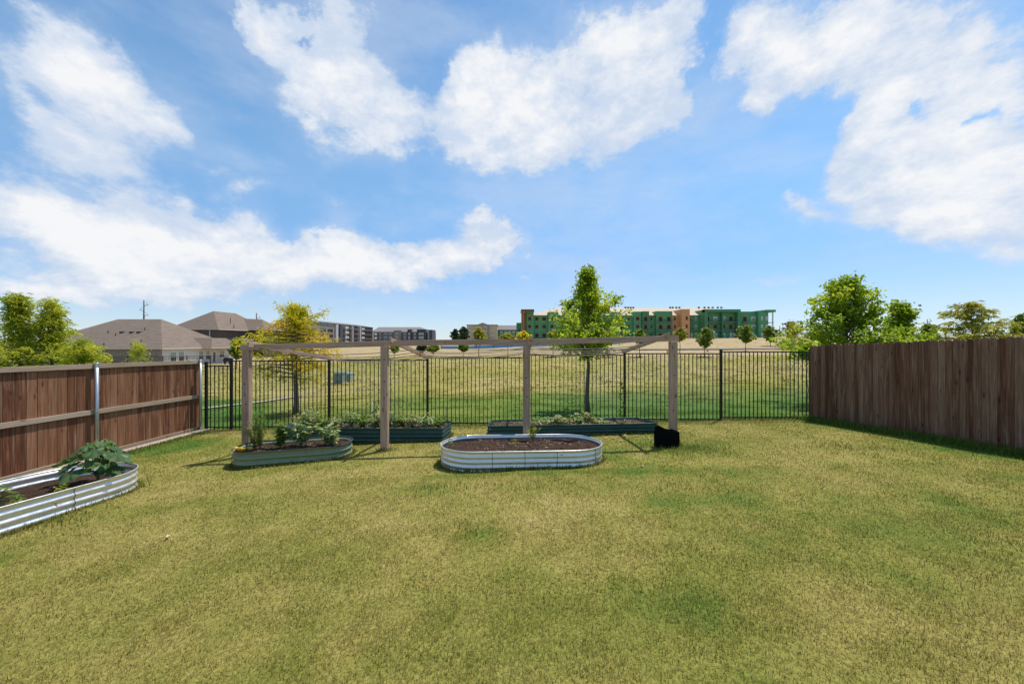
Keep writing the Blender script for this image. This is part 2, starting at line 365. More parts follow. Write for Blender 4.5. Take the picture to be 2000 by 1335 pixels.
def groundcol(name, blades):
    m, k, b, o = new_mat(name)
    g = attr(k, 'green'); co = k.n('ShaderNodeTexCoord').outputs['Object']
    if blades:
        r = attr(k, 'rnd')
        gg = k.math('ADD', g, k.math('MULTIPLY', k.math('SUBTRACT', r, .5), .55))
        c = k.ramp(gg, [(0, (.345, .275, .082)), (.25, (.285, .243, .054)), (.5, (.225, .218, .037)), (.8, (.15, .20, .027)), (1, (.10, .23, .02))])
        v = k.math('MULTIPLY_ADD', k.math('FRACT', k.math('MULTIPLY', r, 13.7)), .40, .82)
        c = k.vmath('SCALE', c, sc=v)
        b.inputs['Roughness'].default_value = .65; b.inputs['Specular IOR Level'].default_value = .2
        k.put(b.inputs['Base Color'], c); k.put(b.inputs['Normal'], upnormal(k, 1.6))
        tr = k.n('ShaderNodeBsdfTranslucent'); k.put(tr.inputs[0], c); mx = k.n('ShaderNodeMixShader'); mx.inputs[0].default_value = .45
        m.node_tree.links.new(b.outputs[0], mx.inputs[1]); m.node_tree.links.new(tr.outputs[0], mx.inputs[2]); m.node_tree.links.new(mx.outputs[0], o.inputs[0])
        return m
    tan = attr(k, 'tan')
    n1 = k.noise(co, 40, 5, .7).outputs['Fac']; n2 = k.noise(co, 3.5, 5, .65).outputs['Fac']; n3 = k.noise(k.mapping(co, scale=(.35, 1.0, 1)), 1.6, 6, .7).outputs['Fac']
    gg = k.math('ADD', g, k.math('MULTIPLY', k.math('SUBTRACT', n2, .5), .8))
    c = k.ramp(gg, [(0, (.37, .30, .105)), (.3, (.31, .265, .072)), (.6, (.22, .22, .045)), (1, (.07, .15, .022))])
    tn = k.ramp(k.noise(k.mapping(co, scale=(.12, .8, 1)), .35, 5, .6).outputs['Fac'], [(.3, (.40, .29, .145)), (.55, (.46, .345, .19)), (.7, (.36, .285, .14))])
    c = k.mix(tan, c, tn)
    # bare, dark specks between tufts
    f = k.ramp(n1, [(.33, .5), (.5, .97), (.7, 1.25)])
    f2 = k.ramp(n3, [(.39, .45), (.47, 1.0), (.7, 1.12)])
    sy = k.n('ShaderNodeSeparateXYZ'); k.put(sy.inputs[0], co); f2 = k.mix(k.maprange(sy.outputs[1], 9.2, 13.0), (1.0, 1.0, 1.0), f2)
    c = k.vmath('SCALE', k.vmath('MULTIPLY', c, f2), sc=f)
    k.put(b.inputs['Base Color'], c); b.inputs['Roughness'].default_value = .95; b.inputs['Specular IOR Level'].default_value = .1
    bump(k, b, n1, .6, .03)
    return m
def axis(dense_lo, dense_hi, step, lo, hi, growth=1.09):
    a = list(np.arange(dense_lo, dense_hi + 1e-6, step)); s = step; v = a[-1]
    while v < hi: s *= growth; v += s; a.append(v)
    s = step; v = a[0]; pre = []
    while v > lo: s *= growth; v -= s; pre.append(v)
    return np.array(pre[::-1] + a)
gx = axis(-9.5, 9.5, .16, -3000, 3000, 1.10); gy = axis(0, 13, .14, -60, 3500, 1.07)
GX, GY = np.meshgrid(gx, gy)
lump = (fbm(GX, GY, .7, 5, 3) - .5) * .035 * (GY < 9.5) * sstep(-3, 0, GY + 3) + (fbm(GX, GY, 6, 6, 3) - .5) * .22 * sstep(9.6, 14, GY)
GZ = G(GX, GY) + lump
nx, ny = len(gx), len(gy); idx = np.arange(nx * ny).reshape(ny, nx)
F = np.stack([idx[:-1, :-1], idx[:-1, 1:], idx[1:, 1:], idx[1:, :-1]], -1).reshape(-1, 4)
tanv = sstep(52, 66, GY + (fbm(GX, GY, 12, 8, 2) - .5) * 16) + .35 * sstep(9.2, 30, GY) * sstep(.5, .62, fbm(GX, GY, 4, 41, 3)) * (GY > 9.2)
ground = np_mesh('ground', np.stack([GX, GY, GZ], -1).reshape(-1, 3), F, groundcol('turf_soil', False), None,
    {'green': greenness(GX, GY).ravel(), 'tan': np.clip(tanv, 0, 1).ravel()}, True)
ground['kind'] = 'structure'
from bisect import bisect
def gz(X, Y):
    """height of the lumpy ground sheet (bilinear on its own grid)"""
    X = np.asarray(X, float); Y = np.asarray(Y, float)
    i = np.clip(np.searchsorted(gx, X) - 1, 0, nx - 2); j = np.clip(np.searchsorted(gy, Y) - 1, 0, ny - 2)
    fx = (X - gx[i]) / (gx[i + 1] - gx[i]); fy = (Y - gy[j]) / (gy[j + 1] - gy[j])
    return (GZ[j, i] * (1 - fx) + GZ[j, i + 1] * fx) * (1 - fy) + (GZ[j + 1, i] * (1 - fx) + GZ[j + 1, i + 1] * fx) * fy
def blades(X, Y, h, wd, green, lean=.9):
    n = len(X); z = gz(X, Y) - .003
    az = rng.uniform(0, 2 * np.pi, n); la = rng.uniform(0, 2 * np.pi, n); le = np.abs(rng.normal(0, lean, n))
    sx, sy = np.cos(az) * wd / 2, np.sin(az) * wd / 2
    h = h * rng.uniform(.55, 1.25, n)
    le = np.clip(le, 0, 1.45)
    mx, my, mz = np.cos(la) * np.sin(le * .6) * h * .55, np.sin(la) * np.sin(le * .6) * h * .55, np.cos(le * .6) * h * .55
    tx, ty, tz = mx + np.cos(la) * np.sin(le) * h * .5, my + np.sin(la) * np.sin(le) * h * .5, mz + np.cos(le * 1.25) * h * .45
    V = np.empty((n, 5, 3))
    V[:, 0] = np.stack([X - sx, Y - sy, z], -1); V[:, 1] = np.stack([X + sx, Y + sy, z], -1)
    V[:, 2] = np.stack([X + mx + sx * .8, Y + my + sy * .8, z + mz], -1); V[:, 3] = np.stack([X + mx - sx * .8, Y + my - sy * .8, z + mz], -1)
    V[:, 4] = np.stack([X + tx, Y + ty, z + tz], -1)
    b = np.arange(n)[:, None] * 5
    F = np.concatenate([b + [0, 1, 2], b + [0, 2, 3], b + [3, 2, 4]])
    r = np.repeat(rng.uniform(0, 1, n), 5); g = np.repeat(np.clip(green, 0, 1), 5)
    return V.reshape(-1, 3), F, g, r
def scatter(n, y0, y1, k=1.62, pad=.7):
    y = rng.uniform(y0, y1, n * 2); y = y[rng.uniform(0, 1, n * 2) < (k * y + pad) / (k * y1 + pad)][:n]
    x = rng.uniform(-1, 1, len(y)) * (k * y + pad); return x, y
BEDS = []          # keep-out capsules (x0,y0,x1,y1,r) filled below before the blades are laid
EXTRA = []         # longer tufts: (x, y, height, green)
def lay_grass():
    parts = []
    for (y0, y1, dn, wd, h) in ((.9, 2.4, 10500, .0034, .024), (2.4, 3.6, 6200, .0045, .023), (3.6, 5.2, 3300, .006, .022), (5.2, 7.2, 1800, .008, .024), (7.2, 9.2, 1100, .010, .025)):
        area = (1.62 * (y0 + y1) + 1.4) * (y1 - y0); x, y = scatter(int(area * dn), y0, y1)
        ok = (x > -8.0) & (x < 7.60 + (9.15 - y) * .119)
        for (a0, b0, a1, b1, r) in BEDS:
            d = np.array([a1 - a0, b1 - b0]); L2 = max(1e-6, d @ d); t = np.clip(((x - a0) * d[0] + (y - b0) * d[1]) / L2, 0, 1)
            ok &= np.hypot(x - a0 - t * d[0], y - b0 - t * d[1]) > r
        x, y = x[ok], y[ok]
        clump = fbm(x, y, .22, 14, 3)
        keep = rng.uniform(0, 1, len(x)) < np.clip(.6 + (clump - .4) * 1.6, .5, 1); x, y, clump = x[keep], y[keep], clump[keep]
        hh = h * (.75 + clump * .5) * (1 + .35 * greenness(x, y))
        parts.append(blades(x, y, hh, wd, greenness(x, y) + (clump - .5) * .25, 1.25))
    for (y0, y1, dn, wd, h) in ((.9, 2.4, 3600, .0026, .05), (2.4, 3.6, 2200, .0036, .05), (3.6, 5.2, 1100, .005, .055), (5.2, 9.2, 420, .008, .06)):
        area = (1.62 * (y0 + y1) + 1.4) * (y1 - y0); x, y = scatter(int(area * dn), y0, y1); ok = (x > -7.9) & (x < 7.45 + (9.15 - y) * .119)
        for (a0, b0, a1, b1, r) in BEDS:
            d = np.array([a1 - a0, b1 - b0]); t = np.clip(((x - a0) * d[0] + (y - b0) * d[1]) / (d @ d), 0, 1); ok &= np.hypot(x - a0 - t * d[0], y - b0 - t * d[1]) > r + .03
        x, y = x[ok], y[ok]; parts.append(blades(x, y, h * np.ones(len(x)), wd, greenness(x, y) * .8 - .10, 8.0))
    ex = np.array([e[:2] for e in EXTRA]); eh = np.array([e[2] for e in EXTRA]); eg = np.array([e[3] for e in EXTRA])
    parts.append(blades(ex[:, 0], ex[:, 1], eh, .006 + .0007 * ex[:, 1], eg, .55))
    V = np.concatenate([p[0] for p in parts]); off = np.cumsum([0] + [len(p[0]) for p in parts])
    F = np.concatenate([p[1] + o for p, o in zip(parts, off)])
    mt = groundcol('grass_blade', True)
    o = np_mesh('grass', V, F, mt, None, {'green': np.concatenate([p[2] for p in parts]), 'rnd': np.concatenate([p[3] for p in parts])})
    tag(o, 'short yellow green lawn grass growing over the fenced yard', None, None, 'stuff')
    parts = []
    for (y0, y1, dn, wd, h) in ((9.3, 13, 420, .014, .045), (13, 20, 120, .024, .06), (20, 32, 34, .045, .09), (32, 55, 8, .08, .13)):
        area = (1.55 * (y0 + y1) + 1.4) * (y1 - y0); x, y = scatter(int(area * dn), y0, y1, 1.5)
        c = fbm(x, y, .9, 24, 3); keep = rng.uniform(0, 1, len(x)) < np.clip((c - .44) * 7, .06, 1); x, y = x[keep], y[keep]
        parts.append(blades(x, y, h * np.ones(len(x)), wd, greenness(x, y), .8))
    V = np.concatenate([p[0] for p in parts]); off = np.cumsum([0] + [len(p[0]) for p in parts])
    F = np.concatenate([p[1] + o for p, o in zip(parts, off)])
    o = np_mesh('field_grass', V, F, mt, None, {'green': np.concatenate([p[2] for p in parts]), 'rnd': np.concatenate([p[3] for p in parts])})
    tag(o, 'rough straw coloured grass on the open field beyond the iron fence', None, None, 'stuff')

def ribbon(name, pts, wd, lift, mat):
    """strip draped on the ground"""
    pts = [Vector(p) for p in pts]; V = []; q = []
    for a, b in zip(pts[:-1], pts[1:]):
        n = max(2, int((b - a).length / max(.5, (b - a).length / 30)))
        for i in range(n): q.append(a.lerp(b, i / n))
    q.append(pts[-1])
    for i, p in enumerate(q):
        t = (q[min(i + 1, len(q) - 1)] - q[max(0, i - 1)]).normalized(); s = Vector((t.y, -t.x))
        for e in (-1, -.33, .33, 1):
            x, y = p.x + s.x * e * wd / 2, p.y + s.y * e * wd / 2
            V.append((x, y, float(gz(x, y)) + lift))
    F = [(i * 4 + j, i * 4 + j + 1, i * 4 + j + 5, i * 4 + j + 4) for i in range(len(q) - 1) for j in range(3)]
    o = np_mesh(name, V, F, mat); o['kind'] = 'structure'; return o
M['dirt'] = plain('worn_soil', (.34, .27, .17), .95, 0, .3, 4, .1)
M['concrete'] = plain('concrete', (.34, .31, .235), .9, 0, .25, 12, .2)
M['asphalt'] = plain('asphalt', (.20, .185, .165), .9, 0, .15, 2, .2)
ribbon('path', [(-14.6, 13.6), (-12.4, 14.5), (-12.0, 16.4), (-11.2, 19)], .38, .05, M['concrete'])
ribbon('path', [(-11.2, 19.02), (-9.0, 23.0), (-6.5, 26)], .22, .015, M['dirt'])
ribbon('road', [(-12, 88), (10, 87), (30, 85), (60, 83), (110, 84), (200, 90)], 3.2, .22, M['asphalt'])

# ------------------------------------------------------------------ wooden fence on the left (rails and steel posts face the yard)
def left_fence():
    XL = -8.05
    f = empty('wooden_fence', (XL, 5, -.65), 'reddish wooden privacy fence on the left with rails and steel posts showing', 'fence')
    top = lambda y: 1.10 + (9.2 - y) * .022; midz = lambda y: .22 + (9.2 - y) * .0205; bot = lambda y: -.60 + (9.2 - y) * .011
    b = MB(); y = 9.27
    while y > -1.5:
        wd = .138; xo = random.uniform(-.002, .002); z0 = bot(y) - .10 + random.uniform(-.015, .01)
        zt = top(y) - .005 + random.uniform(-.006, .004)
        b.beam((XL - .03 + xo, y - wd / 2, z0), (XL - .03 + xo, y - wd / 2, zt), wd - random.uniform(.004, .010), .016, (1, 0, 0))
        y -= wd
    b.build('boards', M['fence_red'], f)
    seams = [9.3, 6.9 + .0, 4.5, 2.1, -.3, -1.6]
    for zf, h in ((top, .088), (midz, .088), (bot, .088)):
        for a, c in zip(seams[:-1], seams[1:]):
            r = MB(); off = -h / 2
            r.beam((XL + .001, a - .003, zf(a) + off + random.uniform(-.006, .006)), (XL + .001, c + .003, zf(c) + off + random.uniform(-.006, .006)), .038, h, (0, 0, 1)); r.build('rail', M['fence_rail'], f, bevel=.003)
    for y in (9.2, 6.9, 4.5, 2.1, -.3):
        p = MB(); zt = top(y) + .0; g = g1(XL, y) - .15
        p.tube([(XL + .055, y, g), (XL + .055, y, zt)], .03, 14); po = p.build('post', M['steel'], f, True)
        c = MB(); c.tube([(XL + .055, y, zt - .02), (XL + .055, y, zt + .012), (XL + .055, y, zt + .022)], [.033, .033, .02], 14); c.build('cap', M['steel'], po, True)
        for zf in (top, midz, bot):
            c = MB(); zz = zf(y) - .045
            c.tube([(XL + .055, y, zz - .014), (XL + .055, y, zz + .014)], .035, 12); c.box(XL + .021, XL + .05, y + .0, y + .075, zz - .012, zz + .012); c.build('bracket', M['steel'], po)
    s = MB(); s.beam((XL + .20, 9.3, g1(XL, 9.3) + .0), (XL + .20, 5.6, g1(XL, 5.6) + .0), .18, .09); s.beam((XL + .20, 5.6, g1(XL, 5.6) + .0), (XL + .20, -1.5, g1(XL, -1.5) + .0), .18, .09)
    o = s.build('kerb', plain('pinkish_concrete', (.42, .33, .26), .9, 0, .3, 20, .2)); o['kind'] = 'structure'
left_fence()

# ------------------------------------------------------------------ picket fence on the right (smooth side faces the yard)
def right_fence():
    f = empty('wooden_fence', (8, 6, -.3), 'dark weathered wooden fence of dog-eared pickets on the right', 'fence')
    a = Vector((7.61, 9.17)); d = Vector((.119, -1)).normalized(); nrm = Vector((-d.y, d.x)) * -1   # towards the yard
    if nrm.x > 0: nrm = -nrm
    top = lambda y: 1.47 + (9.15 - y) * .052; b = MB(); s = 0
    while s < 10.6:
        wd = random.choice((.088, .094, .098, .102)); p = a + d * (s + wd / 2); y = p.y
        o = nrm * random.uniform(.0, .006); zt = top(y) + random.uniform(-.012, .012); z0 = g1(p.x, y) - .02
        hw = wd / 2 - random.uniform(.001, .0035); e = .022
        c = p + o; tilt = random.uniform(-.004, .004)
        out = [(-hw, z0), (hw, z0), (hw + tilt, zt - e), (hw - e + tilt, zt), (-hw + e + tilt, zt), (-hw + tilt, zt - e)]
        rnd = random.random(); vs = [(c.x + d.x * u, c.y + d.y * u, z) for u, z in out]
        g = [(u + rnd * 37, 0 + rnd * 37, z + rnd * 60) for u, z in out]; g = g + [(q[0], q[1] + .016, q[2]) for q in g]
        b.prism(vs, (nrm.x * -.016, nrm.y * -.016, 0), g, rnd)
        s += wd
    b.build('pickets', M['fence_dark'], f)
    for zz in (.25, .95, 1.6):
        r = MB(); p0 = a - nrm * .04; p1 = a + d * 10.6 - nrm * .04
        r.beam((p0.x, p0.y, g1(*a) + zz), (p1.x, p1.y, g1(p1.x, p1.y) + zz + .1), .038, .088); r.build('rail', M['fence_rail'], f)
    for s in (.1, 2.5, 4.9, 7.3, 9.7):
        p = a + d * s - nrm * .09; r = MB(); r.tube([(p.x, p.y, g1(p.x, p.y) - .1), (p.x, p.y, top(p.y) - .02)], .03, 10); r.build('post', M['steel'], f, True)
right_fence()

# ------------------------------------------------------------------ black iron fence at the back
FY = 9.22
def iron_fence():
    f = empty('iron_fence', (0, FY, -.6), 'black iron picket fence in stepped sections along the back of the yard', 'fence')
    px = [403, 452, 643, 835, 1030, 1220, 1408, 1583]; tops = [713, 703.5, 702, 697, 692, 689.3, 685.8]
    X = [(x - 1000) / FPX * FY for x in px]
    for i, ty in enumerate(tops):
        zt = CAMZ + (667.5 - ty) / FPX * FY; x0, x1 = X[i], X[i + 1]; m = MB(); gl = g1(x0, 9.2) ; gr = g1(x1, 9.2); zb = min(gl, gr) + .065
        m.box(x0 + .028, x1 - .028, FY - .013, FY + .013, zt - .03, zt)
        m.box(x0 + .028, x1 - .028, FY - .013, FY + .013, zb, zb + .03)
        n = round((x1 - x0) / .1045); 
        for k in range(1, n):
            x = x0 + (x1 - x0) * k / n; m.box(x - .0085, x + .0085, FY - .0085, FY + .0085, zb - .045, zt - .031)
        m.build('fence_panel', M['black_iron'], f)
    for i, x in enumerate(X):
        if i == 0: zt = 1.0
        elif i == len(X) - 1: zt = CAMZ + (667.5 - 685.8) / FPX * FY
        else: zt = CAMZ + (667.5 - min(tops[i - 1], tops[i])) / FPX * FY
        p = MB(); p.box(x - .027, x + .027, FY - .027, FY + .027, g1(x, 9.2) - .1, zt + .045); po = p.build('post', M['black_iron'], f, bevel=.003)
        c = MB(); c.box(x - .031, x + .031, FY - .031, FY + .031, zt + .0455, zt + .058); c.build('cap', M['black_iron'], po, bevel=.003)
iron_fence()

# ------------------------------------------------------------------ pergola frame
def pergola():
    f = empty('pergola', (-1, 7, -.4), 'weathered timber trellis frame with four posts leaning back to the iron fence', 'pergola')
    PY = 6.75; px = [(482.5, 684), (751.5, 676.5), (1028.5, 673.5), (1314.5, 666.8)]
    for x, yt in px:
        p = P(x, yt, PY); m = MB(); m.beam((p.x, PY, g1(p.x, PY) - .1), (p.x, PY, p.z), .132, .105, (0, 1, 0)); po = m.build('post', M['pergola'], f, bevel=.006)
        for k in range(3):
            h = MB(); zz = p.z - .25 - .37 * k + random.uniform(-.05, .05); h.tube([(p.x + random.uniform(-.03, .04), PY - .0528, zz), (p.x + .0, PY - .057, zz)], .009, 8)
            h.build('bolt', M['black_iron'], po)
    line = [(472.5, 678.6), (751, 670.7), (869, 668.4), (1030, 667.8), (1324, 660.6)]
    w3 = [P(x, y, PY) for x, y in line]
    m = MB(); m.beam(w3[0], w3[1], .09, .106, rnd=.62); m.beam(w3[1] + Vector((.0005, 0, 0)), w3[2], .09, .1055, rnd=.64); m.build('beam', M['pergola'], f, bevel=.004)
    m = MB(); m.beam(w3[2] + Vector((.006, 0, 0)), w3[3], .09, .106, rnd=.3); m.beam(w3[3] + Vector((.0005, 0, 0)), w3[4], .09, .1055, rnd=.33); m.build('beam', M['pergola'], f, bevel=.004)
    raf = [((484, 669.5), (645, 702)), ((762, 660.5), (836, 700)), ((1039, 656.5), (1031, 691)), ((1307, 650.5), (1216, 689))]
    ends = []
    for i, (a, b) in enumerate(raf):
        p0 = P(a[0], a[1] + 3, PY - .16); p1 = P(b[0], b[1] - 2, FY - .07); p0.z += .0
        m = MB(); m.beam(p0, p1, .045, .085, rnd=.25 + .2 * i); m.build('rafter', M['pergola'], f, bevel=.003); ends.append((p0, p1))
    # sagging cords strung from rafter to rafter
    k = 0
    for t in (.42, .56, .70, .82, .93):
        for i in range(3):
            a = ends[i][0].lerp(ends[i][1], t); b = ends[i + 1][0].lerp(ends[i + 1][1], t); sag = (.05 + .05 * t) * random.uniform(.6, 1.2)
            a.z += -.03; b.z += -.03
            pts = [a.lerp(b, u) - Vector((0, 0, sag * 4 * u * (1 - u))) for u in np.linspace(0, 1, 15)]
            m = MB(); m.tube(pts, .0085, 6); m.build('cord', M['cord'], f, True)
    m = MB(); p = ends[1][0].lerp(ends[1][1], .62)
    m.prism([p + Vector((.06, 0, .02)), p + Vector((.10, 0, .02)), p + Vector((.10, .01, -.06)), p + Vector((.06, .01, -.08))], (0, .004, 0)); m.build('ribbon_tag', plain('orange_tape', (.75, .15, .03), .5), f)
M['cord'] = plain('weathered_cord', (.30, .235, .19), .9, 0, .3, 30, .2)
pergola()

# ------------------------------------------------------------------ metal raised beds
def metalmat(name, col, metal, rough, dirt=.25):
    m, k, b, o = new_mat(name); co = k.n('ShaderNodeTexCoord').outputs['Object']
    n = k.noise(co, 14, 5, .65).outputs['Fac']; n2 = k.noise(k.mapping(co, scale=(1, 1, 6)), 2.2, 4, .6).outputs['Fac']
    f = k.math('MULTIPLY_ADD', k.math('SUBTRACT', n, .5), dirt, 1.0)
    c = k.mix(k.maprange(n2, .55, .8, 0, .35), k.vmath('SCALE', col, sc=f), (.30, .24, .16))
    k.put(b.inputs['Base Color'], c); b.inputs['Metallic'].default_value = metal
    k.put(b.inputs['Roughness'], k.maprange(n, .3, .7, rough - .06, rough + .1)); return m
M['zinc'] = metalmat('galvanised_sheet', (.82, .79, .74), .72, .34)
M['sage'] = metalmat('sage_painted_sheet', (.21, .26, .15), .15, .33)
M['deepgreen'] = metalmat('dark_green_sheet', (.012, .06, .055), .1, .38)
M['rubber'] = plain('rubber_edge', (.05, .045, .045), .6)
def capsule(x0, y0, x1, y1, r, n=18):
    a = Vector((x0, y0)); b = Vector((x1, y1)); d = (b - a).normalized(); s = Vector((d.y, -d.x)); out = []
    L = (b - a).length; m = max(1, int(L / .12))
    for i in range(m): out.append(a.lerp(b, i / m) + s * r)
    for i in range(n): q = math.pi * i / n; out.append(b + (s * math.cos(q) + d * math.sin(q)) * r)
    for i in range(m): out.append(b.lerp(a, i / m) - s * r)
    for i in range(n): q = math.pi * i / n; out.append(a + (-s * math.cos(q) - d * math.sin(q)) * r)
    return out
def roundrect(c, r=.03):
    out = []; n = len(c); c = [Vector(p) for p in c]
    for i in range(n):
        p, a, b = c[i], c[i - 1], c[(i + 1) % n]; u = (a - p).normalized(); v = (b - p).normalized()
        q0 = p + u * r; q1 = p + v * r
        out += [q0, (q0 + q1) / 4 + p / 2, q1]; L = (b - p).length - 2 * r; m = int(L / .15)
        out += [q1 + v * L * k / m for k in range(1, m)]
    return out
def metal_bed(label, out, rim, H, pitch, amp, mat, group, seams=(), soil=.09, mound=.05, bolts=0, rimmat=None, floor_label='', seed=1):
    n = len(out); cx = sum(p.x for p in out) / n; cy = sum(p.y for p in out) / n
    f = empty('raised_bed', (cx, cy, g1(cx, cy)), label, 'garden bed', group)
    nor = []
    for i in range(n):
        t = (out[(i + 1) % n] - out[i - 1]).normalized(); nor.append(Vector((t.y, -t.x)))
    K = int(H / pitch * 10); V = []; 
    for j in range(K + 1):
        dz = H * j / K; off = amp * math.cos(2 * math.pi * dz / pitch) - amp
        for i in range(n): p = out[i] + nor[i] * off; V.append((p.x, p.y, rim(p.x, p.y) - dz))
    F = [(j * n + i, (j + 1) * n + i, (j + 1) * n + (i + 1) % n, j * n + (i + 1) % n) for j in range(K) for i in range(n)]
    wl = np_mesh('wall', V, F, mat, f, None, True); so = wl.modifiers.new('sheet', 'SOLIDIFY'); so.thickness = .003; so.offset = -1
    m = MB(); pts = [Vector((p.x + q.x * -.002, p.y + q.y * -.002, rim(p.x, p.y) + .003)) for p, q in zip(out, nor)]; pts = pts + pts[:2]
    m.tube(pts, .0085, 8, False); m.build('rim', rimmat or mat, f, True)
    def prof(i, o=.002, wdt=.006):
        vs = []; J = 40
        for j in range(J + 1):
            dz = H * j / J * .96 + .01; off = amp * math.cos(2 * math.pi * dz / pitch) - amp + o; p = out[i] + nor[i] * off
            vs.append(Vector((p.x, p.y, rim(p.x, p.y) - dz)))
        return vs
    for i in seams:
        i = i % n; m = MB(); m.tube(prof(i), .0035, 5); m.build('seam', M['rubber'], f)
    if bolts:
        for i in range(0, n, max(1, n // bolts)):
            for kk in range(3):
                dz = .035 + pitch * kk; off = amp * math.cos(2 * math.pi * dz / pitch) - amp
                p = out[i] + nor[i] * off; q = p + nor[i] * .006; z = rim(p.x, p.y) - dz
                m = MB(); m.tube([(p.x, p.y, z), (q.x, q.y, z)], .007, 8); m.build('bolt', M['steel'], f)
    # soil
    rings = 16; V = [(cx, cy)]; 
    for r in range(1, rings + 1):
        for i in range(n):
            p = out[i] - nor[i] * (2 * amp + .004); t = r / rings; V.append((cx + (p.x - cx) * t, cy + (p.y - cy) * t))
    V = np.array(V); e = np.concatenate([[0], np.repeat(np.arange(1, rings + 1) / rings, n)])
    z = np.array([rim(a, b) for a, b in V]) - soil + (fbm(V[:, 0], V[:, 1], .45, seed + 50, 3) - .42) * mound * 2.4 * (1 - e ** 4) + (fbm(V[:, 0], V[:, 1], .09, seed + 70, 3) - .5) * .045
    z = np.minimum(z, np.array([rim(a, b) for a, b in V]) - .012 - .03 * e)
    F = [(1 + (r - 1) * n + i, 1 + r * n + i, 1 + r * n + (i + 1) % n, 1 + (r - 1) * n + (i + 1) % n) for r in range(1, rings) for i in range(n)]
    F += [(0, 1 + i, 1 + (i + 1) % n, 0) for i in range(n)]
    V3 = np.column_stack([V, z]); me = bpy.data.meshes.new('soil'); me.from_pydata(V3.tolist(), [], [tuple(dict.fromkeys(q)) for q in F]); me.update()
    me.polygons.foreach_set('use_smooth', [True] * len(me.polygons))
    s = link('soil', me, M['soil']); tag(s, floor_label, None, None, 'stuff')
    # wood chips and crumbs on the soil
    q = V3[rng.integers(0, len(V3), 700)]; q = q[e[rng.integers(0, len(e), 700)] < 2]; q = q + rng.normal(0, .03, q.shape) * [1, 1, 0] + [0, 0, .004]
    ok = np.array([min(math.hypot(a[0] - p.x, a[1] - p.y) for p in out) > .04 for a in q]); q = q[ok]
    ln = leaf_geo(q, rnd_dir(len(q), .3), rng.uniform(.015, .05, len(q)), .35)
    c = np_mesh('wood_chips', ln[0], ln[1], chipmat, None, {'rnd': ln[2]}); tag(c, floor_label.replace('soil', 'wood chips scattered on the soil').replace('dark brown ', 'pale '), None, None, 'stuff')
    zs = dict(zip(map(tuple, np.round(V, 3)), z))
    def height(x, y):
        return float(z[np.argmin((V[:, 0] - x) ** 2 + (V[:, 1] - y) ** 2)])
    # taller grass round the foot
    for i in range(n):
        for _ in range(int(9 + (out[i] - out[i - 1]).length * 260)):
            p = out[i].lerp(out[i - 1], random.random()) + nor[i] * abs(random.gauss(.0, .035)); EXTRA.append((p.x, p.y, random.uniform(.03, .085), random.uniform(.3, .8)))
    return f, height
def rnd_dir(n, up=0.0, upbias=0.0):
    a = rng.uniform(0, 2 * np.pi, n); z = rng.uniform(-1, 1, n) * (up if up else 1) + upbias; z = np.clip(z, -1, 1); r = np.sqrt(np.maximum(0, 1 - z * z))
    return np.stack([r * np.cos(a), r * np.sin(a), z], -1)
def leaf_geo(C, D, L, wr, nrm=None, fold=.18):
    """C base points, D unit directions, L lengths, wr width ratio -> verts, tris, rnd"""
    C = np.asarray(C, float); n = len(C); L = np.broadcast_to(L, (n,))[:, None]
    if nrm is None: nrm = rnd_dir(n) + [0, 0, .6]
    Sx = np.cross(D, nrm); Sx /= np.linalg.norm(Sx, axis=1)[:, None] + 1e-9; N = np.cross(Sx, D)
    V = np.empty((n, 6, 3)); wv = L * wr / 2
    V[:, 0] = C; V[:, 1] = C + D * L * .35 + Sx * wv + N * wv * fold * 2; V[:, 2] = C + D * L * .35 - Sx * wv + N * wv * fold * 2
    V[:, 3] = C + D * L * .72 + Sx * wv * .75 + N * wv * fold * 1.2 - N * L * .04; V[:, 4] = C + D * L * .72 - Sx * wv * .75 + N * wv * fold * 1.2 - N * L * .04; V[:, 5] = C + D * L - N * L * .12
    b = np.arange(n)[:, None] * 6
    F = np.concatenate([b + [0, 1, 3], b + [0, 3, 5], b + [0, 5, 4], b + [0, 4, 2]])
    return V.reshape(-1, 3), F, np.repeat(rng.uniform(0, 1, n), 6)
chipmat = leafmat('wood_chip', (.05, .03, .02), (.16, .10, .06), (.42, .32, .23), .0, .9)

BEDS += [(-6.2, 2.0, -5.90, 4.80, .60), (-4.40, 6.26, -3.34, 6.54, .37), (-.55, 5.83, .87, 5.91, .58), (-4.6, 7.77, -1.75, 7.77, .38), (-.2, 7.85, 2.75, 8.02, .30)]
bed1, h1 = metal_bed('long oval bed of shiny corrugated steel by the left wooden fence', capsule(-6.2, 2.0, -5.90, 4.80, .62), lambda x, y: -.225 + (4.75 - y) * .05, .40, .088, .011, M['zinc'], 'raised metal garden beds',
    seams=(11, 20, 30, 50), soil=.13, mound=.03, floor_label='dark brown soil in the long oval steel bed by the left fence', seed=2)
bed3, h3 = metal_bed('small oval bed of sage green corrugated metal with bushy plants', capsule(-4.41, 6.26, -3.33, 6.55, .385), lambda x, y: -.252, .42, .10, .017, M['sage'], 'raised metal garden beds',
    soil=.06, mound=.02, bolts=14, rimmat=M['rubber'], floor_label='dark brown soil in the small sage green oval bed', seed=5)
bed2, h2 = metal_bed('wide oval bed of silver corrugated steel standing in the middle of the lawn', capsule(-.56, 5.83, .88, 5.91, .59), lambda x, y: -.075 - (y - 5.87) * .05 , .42, .076, .009, M['zinc'], 'raised metal garden beds',
    seams=(2, 6, 10, 16, 40, 44, 48), soil=.075, mound=.10, floor_label='dark brown soil heaped in the wide silver oval bed', seed=9)
